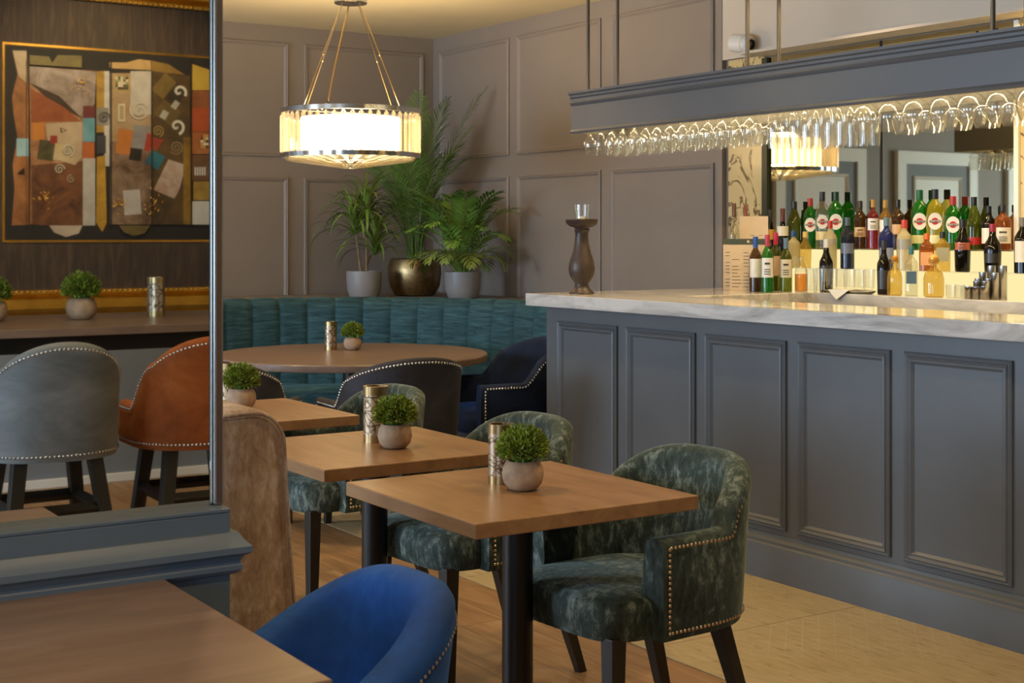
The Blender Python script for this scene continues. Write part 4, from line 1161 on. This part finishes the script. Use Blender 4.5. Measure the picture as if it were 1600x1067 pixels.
SHAPES = {   # (r fraction, z fraction) of a bottle's outline
 'wine': [(.9,0),(1,.01),(1,.58),(.92,.66),(.6,.74),(.38,.79),(.36,.86),(.36,.99),(.30,1.0)],
 'champ': [(.9,0),(1,.01),(1,.42),(.93,.55),(.72,.68),(.45,.79),(.36,.86),(.36,.99),(.3,1.0)],
 'verm': [(.92,0),(1,.01),(1,.60),(.95,.68),(.72,.76),(.42,.81),(.34,.86),(.34,.99),(.28,1.0)],
 'spirit': [(.92,0),(1,.01),(1,.62),(.9,.70),(.55,.75),(.34,.80),(.33,.99),(.28,1.0)],
 'cream': [(.85,0),(.92,.02),(1,.45),(.95,.58),(.6,.68),(.40,.76),(.36,.99),(.3,1.0)],
 'squat': [(.85,0),(1,.04),(1,.45),(.85,.60),(.4,.68),(.3,.74),(.3,.8),(.5,.82),(.55,.9),(.4,.98),(.1,1.0)],
}
def bottle(loc, h, r, shape, glass, cap, label=None, lz=(.2,.5), lab_c='#dcd8d0', emblem=False, sq=False, txt=None, capz=.86, desc='', name='bottle', fillc=None):
    t = thing(name, desc, 'bottle', loc, math.atan2(loc[1], loc[0]) - PI/2, 'bottles on the bar')
    pr = SHAPES[shape]
    body = MB(); n_ = 4 if sq else 22
    if sq:
        rings = []
        for rf, z in pr:
            q = r*rf; m_ = 24; ring_ = []
            for k in range(m_):
                a = 2*PI*k/m_ ; ca_, sa_ = math.cos(a), math.sin(a); e = .35 if rf > .6 else 1.0
                ring_.append((q*math.copysign(abs(ca_)**e, ca_), q*math.copysign(abs(sa_)**e, sa_), z*h))
            rings.append(ring_)
        body.loft(rings)
    else:
        body.lathe([(r*rf, z*h) for rf, z in pr], n_)
    mk('glass_body', body, BG[glass], t, smooth=40)
    nk = [rf for rf, z in pr if z > .8][0]
    if cap:
        cr = r*(.40 if shape != 'squat' else .56)
        if shape == 'squat': mk('stopper', MB().sph((0,0,h*.93), r*.46, 14, 8), cap_mat(cap), t, smooth=60)
        else: mk('cap', MB().lathe([(cr*.98, h*capz), (cr, h*capz+.002), (cr, h*1.0), (cr*.9, h*1.004)], 16), cap_mat(cap), t, smooth=40)
    if label:
        rr = r*1.012; seg = 10; z0_, z1_ = lz[0]*h, lz[1]*h; half = R(62); vs = []; fs = []
        if sq:
            mb = MB().box(-r*.8, r*.8, -r*1.02, -r*1.0, z0_, z1_)
        else:
            for i in range(seg+1):
                a = -PI/2 - half + 2*half*i/seg; vs += [(rr*math.cos(a), rr*math.sin(a), z0_), (rr*math.cos(a), rr*math.sin(a), z1_)]
            fs = [(2*i, 2*i+2, 2*i+3, 2*i+1) for i in range(seg)]
            mb = MB().add(vs, fs)
        lo_ = mk('label', mb, cap_mat(lab_c), t, smooth=60)
        if txt:
            mb = MB()            # unreadably small print: a heading line and three thin lines
            mb.box(-r*.42, r*.42, -rr-.0012, -rr-.0006, z0_+(z1_-z0_)*.66, z0_+(z1_-z0_)*.76)
            for k in range(3): mb.box(-r*.5, r*.5, -rr-.0012, -rr-.0006, z0_+(z1_-z0_)*(.15+.12*k), z0_+(z1_-z0_)*(.19+.12*k))
            mk('small_print', mb, M['ink'], lo_)['kind'] = 'stuff'
    if emblem:
        ez = h*.47; er = r*.80; yy_ = -r*1.02
        def disc(rx, rz_, y, m, nm):
            vs = [(rx*math.cos(2*PI*k/24), y - .0, ez + rz_*math.sin(2*PI*k/24)) for k in range(24)] + [(rx*math.cos(2*PI*k/24), y+.004, ez + rz_*math.sin(2*PI*k/24)) for k in range(24)]
            mb = MB(); mb.add(vs, [tuple(range(24)), tuple(range(47,23,-1))] + [(k, (k+1) % 24, (k+1) % 24+24, k+24) for k in range(24)])
            return mk(nm, mb, m, t)
        disc(er, er*1.25, yy_-.001, M['white_label'], 'oval_label'); disc(er*.52, er*.52, yy_-.002, cap_mat('#b3262a'), 'red_roundel')
        mk('black_bar', MB().box(-er*.82, er*.82, yy_-.0032, yy_-.0022, ez-er*.17, ez+er*.17), M['ink'], t)
        lettering(t, 'MARTINI', er*.40, (0, yy_-.0036, ez), M['white_label'])
    return t
def by_top(px, ytop, x, zb):
    q = at(px, ytop, x=x); return (q.x, q.y, zb), q.z - zb
# wine bottles, carafe and glasses on the far end of the worktop
for (px, yb, yt, cap, g, lc, txt, ds) in ((1180.5, 455.5, 370, '#2450a0', 'brown', '#dcd8d0', None, 'wine bottle with a bright blue cap and white label beside the menus'),
        (1199, 456.5, 367, '#a8324e', 'green', '#d8d6d2', 'print', 'green wine bottle with a crimson cap and pale grey label'),
        (1212, 454, 364, '#b3284a', 'olive', '#cfae96', None, 'wine bottle with a red cap and pinkish label, second row'),
        (1228, 455, 372, '#5f7890', 'olive', '#d8d0bc', 'print', 'wine bottle with a grey blue cap and illustrated white label')):
    q = at(px, yb, z=ZT); hh = at(px, yt, y=q.y).z - ZT
    bottle((q.x, q.y, ZT), hh, .0325, 'wine', g, cap, True, (.26,.60), lc, txt=txt, desc=ds, capz=.80)
q = at(1252, 455.5, z=ZT)
jc = thing('juice_carafe', 'small glass carafe of orange juice next to the wine bottles', 'carafe', (q.x, q.y, ZT))
mk('glass_body', MB().lathe([(.030,0),(.033,.004),(.034,.10),(.026,.135),(.016,.16),(.018,.182),(.0165,.182),(.0145,.16),(.0245,.134),(.0325,.1)], 24, cap=False), M['glass'], jc, smooth=40)
mk('juice', MB().lathe([(.029,.002),(.0325,.006),(.0325,.092),(.001,.093)], 24), BG['juice'], jc, smooth=40)
tumbler = mk('tumbler', MB().lathe([(.001,0),(.024,0),(.028,.01),(.031,.10),(.0295,.10),(.0265,.012),(.001,.01)], 20, cap=False), M['glass'], smooth=40)
q0 = at(1328, x=5.345); q0.z = ZT
tr = thing('drinks_tray', 'round steel tray with glasses on the worktop corner', 'tray', (q0.x, q0.y, ZT))
tr.rotation_euler = (0, 0, PI/2)
mk('tray_plate', MB().lathe([(.12,0),(.135,.003),(.152,.014),(.150,.016),(.132,.006),(.001,.005)], 40), M['steel'], tr, smooth=40).scale = (1.1, .45, 1)
na_ = tag(mk('napkin', MB(), M['white_label']), 'white folded napkin corner hanging over the tray edge', 'napkin')
bpy.data.objects.remove(na_)
nv = Vector((-1, 0, 0)); sd = Vector((0, -1, 0))
bb0 = q0 + nv*.085 + Vector((0,0,.019)); mbn = MB()
a_, b_2, c_2 = bb0 - sd*.07, bb0 + sd*.07, bb0 + nv*.012 + Vector((0,0,-.05))
d_2 = q0 + Vector((0,0,.019)) - sd*.03; e_2 = q0 + Vector((0,0,.019)) + sd*.03
mbn.add([a_, b_2, e_2, d_2, c_2], [(0,1,2,3), (0,4,1)])
n_o = mk('napkin', mbn, M['white_label'], fix=False); so = n_o.modifiers.new('solid', 'SOLIDIFY'); so.thickness = .002
tag(n_o, 'white folded napkin under the glasses, its corner hanging over the tray edge', 'napkin')
k = 0
for (dx, dy) in ((-.125,0),(-.062,.005),(.0,-.004),(.063,.004),(.126,0)):
    o = bpy.data.objects.new('tumbler', tumbler.data); C.objects.link(o)
    w_ = q0 + sd*dx - nv*dy; o.location = (w_.x, w_.y, ZT+.021)
    tag(o, 'clear straight tumbler, %s from the left on the steel tray' % ORD[k], 'glass', 'tumblers on the tray'); k += 1
for i, (px, py) in enumerate(((1268, 457.5), (1280, 458))):
    o = bpy.data.objects.new('tumbler', tumbler.data); C.objects.link(o); q = at(px, py, z=ZT); o.location = (q.x, q.y, ZT); o.scale = (1,1,1.25)
    tag(o, 'tall clear tumbler %s' % ('right beside the juice carafe' if i == 0 else 'between the juice carafe and the tray'), 'glass', 'tumblers beside the carafe')
# menus
def menu(px, ytop, yb, w, hgt, label, yoff, band):
    q = at(px, yb, z=ZT)*(1+yoff); q.z = ZT
    t = thing('menu_card', label, 'menu', (q.x, q.y, ZT), math.atan2(q.y, q.x) - PI/2)
    mk('card', MB().box(-w/2, w/2, -.002, .002, 0, hgt), M['paper'], t).rotation_euler = (R(-6), 0, 0)
    mb = MB()
    for c_ in range(3):
        for r_ in range(11):
            if random.random() < .12: continue
            x0_ = -w*.44 + c_*w*.31; z_ = hgt*(.08 + .065*r_)
            mb.box(x0_, x0_+w*.25*random.uniform(.5,1), -.0032, -.0024, z_, z_+.0022)
    o_ = mk('printed_lines', mb, M['ink'], t); o_.rotation_euler = (R(-6), 0, 0); o_['kind'] = 'stuff'
    if band:
        mk('header_band', MB().box(-w/2, w/2, -.0035, -.002, hgt*.89, hgt), plain('menu_green', '#3c463c', .6), t).rotation_euler = (R(-6), 0, 0)
        mk('crest', MB().box(-.006, .006, -.0045, -.0035, hgt*.925, hgt*.97), M['paper'], t).rotation_euler = (R(-6), 0, 0)
    return t
menu(1169, 374, 456, .19, .275, 'front menu card with a dark green header standing by the wine bottles', .012, True)
menu(1158, 373, 455, .19, .275, 'menu card with a dark green header just behind the front one', .020, True)
menu(1178, 335, 453, .155, .40, 'taller plain cream menu card at the back of the stack', .030, False)

# shelf bottles: (px, y of the top, row, radius, shape, glass, cap, label?, label z, label colour, emblem, square, text, description)
U, Mi = (5.585, ZU), (5.475, ZM)
LB = [
 (1147, 318, U, .030, 'spirit', 'clear', '#5a3a28', 1, (.1,.3), '#7a3a30', 0, 0, None, 'slim clear bottle with a brown cap behind the menus, leftmost'),
 (1165, 321, U, .028, 'spirit', 'clear', '#8a4a34', 0, None, None, 0, 0, None, 'slim clear bottle with a copper cap behind the tall menu'),
 (1203, 328, U, .036, 'champ', 'dark', '#20201e', 1, (.62,.75), '#b88a3a', 0, 0, None, 'dark champagne bottle left of the mirror edge'),
 (1223, 326, U, .034, 'champ', 'dark', '#5a2a22', 1, (.66,.78), '#cfc8b8', 0, 0, None, 'dark bottle with a white neck label'),
 (1241, 315, U, .040, 'champ', 'olive', '#2e2c24', 0, None, None, 0, 0, None, 'olive green sparkling wine bottle with dark foil'),
 (1266, 310, U, .038, 'verm', 'green', '#a8352c', 0, None, None, 1, 0, None, 'green vermouth bottle with a red cap and oval label, leftmost of its kind'),
 (1285, 300, U, .038, 'verm', 'clear', '#2a2c28', 1, (.15,.3), '#d8cba0', 1, 0, None, 'clear vermouth bottle with a black cap and oval label, in front of a mirror joint'),
 (1306, 300, U, .042, 'verm', 'green', '#1f3a22', 0, None, None, 1, 0, None, 'big green vermouth bottle with a dark green cap, left half of the shelf'),
 (1344, 314, U, .033, 'spirit', 'brown', '#3a3020', 1, (.25,.45), '#cfae86', 0, 0, 'print', 'brown whisky bottle with a tan label'),
 (1364, 312, U, .030, 'spirit', 'red', '#b08a3c', 1, (.38,.62), '#d8d4cc', 0, 0, 'print', 'bottle of red liqueur with a gold cap and white label'),
 (1383, 313, U, .030, 'spirit', 'gold', '#b08a3c', 1, (.35,.6), '#d8d4cc', 0, 0, None, 'pale golden bottle with a gold cap at the mirror joint'),
 (1403, 312, U, .033, 'spirit', 'brown', '#2e2618', 1, (.3,.5), '#d0a878', 0, 0, None, 'brown bottle with a dark cap and peach label'),
 (1437, 297, U, .042, 'verm', 'green', '#1d5a2c', 1, (.1,.24), '#c8c890', 1, 0, None, 'tall green vermouth bottle with a green cap, right half of the shelf'),
 (1461, 296, U, .042, 'verm', 'yellow', '#26282a', 1, (.1,.24), '#d8d4a8', 1, 0, None, 'clear yellow vermouth bottle with a black cap'),
 (1489, 307, U, .040, 'verm', 'green', '#a8302c', 0, None, None, 1, 0, None, 'green vermouth bottle with a red cap, rightmost of its kind'),
 (1522, 308, U, .036, 'champ', 'olive', '#141412', 1, (.1,.24), '#b02a28', 0, 0, None, 'olive teardrop bottle with a red base label'),
 (1545, 322, U, .036, 'wine', 'dark', '#1c1a18', 1, (.15,.5), '#d8d0c4', 0, 0, None, 'dark bottle with a pale label and red seal'),
 (1567, 320, U, .040, 'spirit', 'amber', '#2a221c', 1, (.15,.5), '#dcd4c4', 0, 0, 'print', 'amber whiskey bottle with a square black cap and white label'),
 (1240, 361, Mi, .036, 'spirit', 'white', '#2a4a8a', 1, (.1,.3), '#b8b4a4', 0, 0, None, 'frosted white bottle with a blue cap'),
 (1258, 362, Mi, .034, 'cream', 'gold', '#d0b060', 0, None, None, 0, 0, None, 'clear golden bottle with a yellow cap'),
 (1297, 345, Mi, .036, 'spirit', 'white', '#a83228', 1, (.5,.62), '#9a968c', 0, 0, None, 'white coconut liqueur bottle with a red cap, left half of the shelf'),
 (1324, 340, Mi, .036, 'spirit', 'navy', '#4a5468', 1, (.3,.5), '#5a6276', 0, 0, None, 'dark blue vodka bottle with a grey cap'),
 (1385, 340, Mi, .036, 'spirit', 'blue', '#5a7488', 1, (.2,.42), '#8a94b4', 0, 0, None, 'bright blue bottle with a pale blue cap'),
 (1413, 344, Mi, .038, 'spirit', 'white', '#b83a30', 1, (.42,.62), '#8e8c84', 0, 0, None, 'white bottle with a red cap and silver disc, next to the green vermouth'),
 (1448, 365, Mi, .036, 'spirit', 'amber', '#c8642a', 1, (.15,.5), '#d8a070', 0, 1, None, 'square amber bottle with an orange cap'),
 (1473, 362, Mi, .036, 'spirit', 'gold', '#1c1a18', 1, (.25,.6), '#9a9478', 0, 1, None, 'square bottle with a flat black cap'),
 (1504, 343, Mi, .038, 'cream', 'dark', '#1a1816', 1, (.42,.56), '#a85a3c', 0, 0, 'print', 'black cream liqueur bottle with a copper label'),
 (1551, 350, Mi, .040, 'cream', 'dark', '#8a2030', 1, (.2,.4), '#2a2622', 0, 0, None, 'rounded dark bottle with a red ribbon cap above the steel measures'),
 (1598, 340, Mi, .038, 'wine', 'dark', '#6a665c', 1, (.2,.58), '#d0cabc', 0, 0, None, 'dark bottle with a round white label at the right edge of the shelf'),
]
for (px, yt, (x, zb), r, shp, g, cap, lab, lz, lc, em, sq, tx, ds) in LB:
    if px < 1190:                                   # behind the menus, on the worktop
        q = at(px, yt, y=5.90 if px < 1160 else 5.93); loc, hh = (q.x, q.y, ZT), q.z - ZT
    elif px < 1230:
        loc, hh = by_top(px, yt, 5.50, ZT)          # left of the stepped shelf: on the worktop
    else:
        loc, hh = by_top(px, yt, x, zb)
    bottle(loc, hh, r, shp, g, cap, lab, lz or (.2,.4), lc or '#dcd8d0', bool(em), bool(sq), tx, .84, ds)
# front row on the worktop
FX = 5.35
for (px, yt, r, shp, g, cap, lab, lz, lc, sq, ds) in ((1291, 374, .036, 'cream', 'dark', '#c8c8c8', 1, (.2,.5), '#33302e', 0, 'ornate black bottle with a silver stopper behind the tray'),
        (1381, 376, .034, 'cream', 'dark', '#2a2824', 1, (.1,.45), '#2e2b29', 0, 'ornate black bottle in front of the blue one'),
        (1398, 400, .036, 'squat', 'gold', '#b8823c', 0, None, None, 0, 'squat golden decanter with a round stopper by the tray'),
        (1424, 385, .030, 'spirit', 'clear', '#2f6a74', 1, (.25,.5), '#4a6070', 1, 'square clear bottle with a teal cap'),
        (1459, 400, .048, 'squat', 'gold', '#c89a50', 0, None, None, 0, 'large golden decanter with a round amber stopper')):
    loc, hh = by_top(px, yt, {1291: 5.38, 1381: 5.38, 1398: 5.335}.get(px, FX), ZT); bottle(loc, hh, r, shp, g, cap, lab, lz or (.2,.4), lc or '#dcd8d0', False, bool(sq), None, .84, ds)
for i, px in enumerate((1486, 1499, 1509)):
    o = bpy.data.objects.new('rocks_glass', tumbler.data); C.objects.link(o); q = at(px, x=5.33 + .03*(i % 2)); o.location = (q.x, q.y, ZT); o.scale = (.8,.8,.62)
    tag(o, ('left', 'middle', 'right')[i] + ' small clear tumbler beside the steel measures', 'glass', 'small tumblers on the back bar')
bpy.data.objects.remove(tumbler)
jig = mk('jigger', MB().lathe([(.018,0),(.0185,.002),(.0185,1.0),(.0165,1.0),(.0165,.1),(.001,.1)], 20), M['steel'], smooth=30)
for i, (px, yt, x) in enumerate(((1513.5, 448, 5.30), (1526, 448, 5.30), (1538, 447, 5.30), (1527, 439, 5.338), (1540, 439, 5.338), (1529, 435, 5.376), (1545, 435, 5.376), (1536, 425, 5.41), (1555, 426, 5.376), (1549, 415, 5.41), (1567, 415, 5.41))):
    q = at(px, yt, x=x); o = bpy.data.objects.new('steel_measure', jig.data); C.objects.link(o); o.location = (q.x, q.y, ZT); o.scale = (1,1,max(.03, q.z-ZT))
    tag(o, 'brushed steel bar measure, %s from the left in the stepped group' % ORD[i], 'bar measure', 'stepped steel measures on the back bar')
bpy.data.objects.remove(jig)
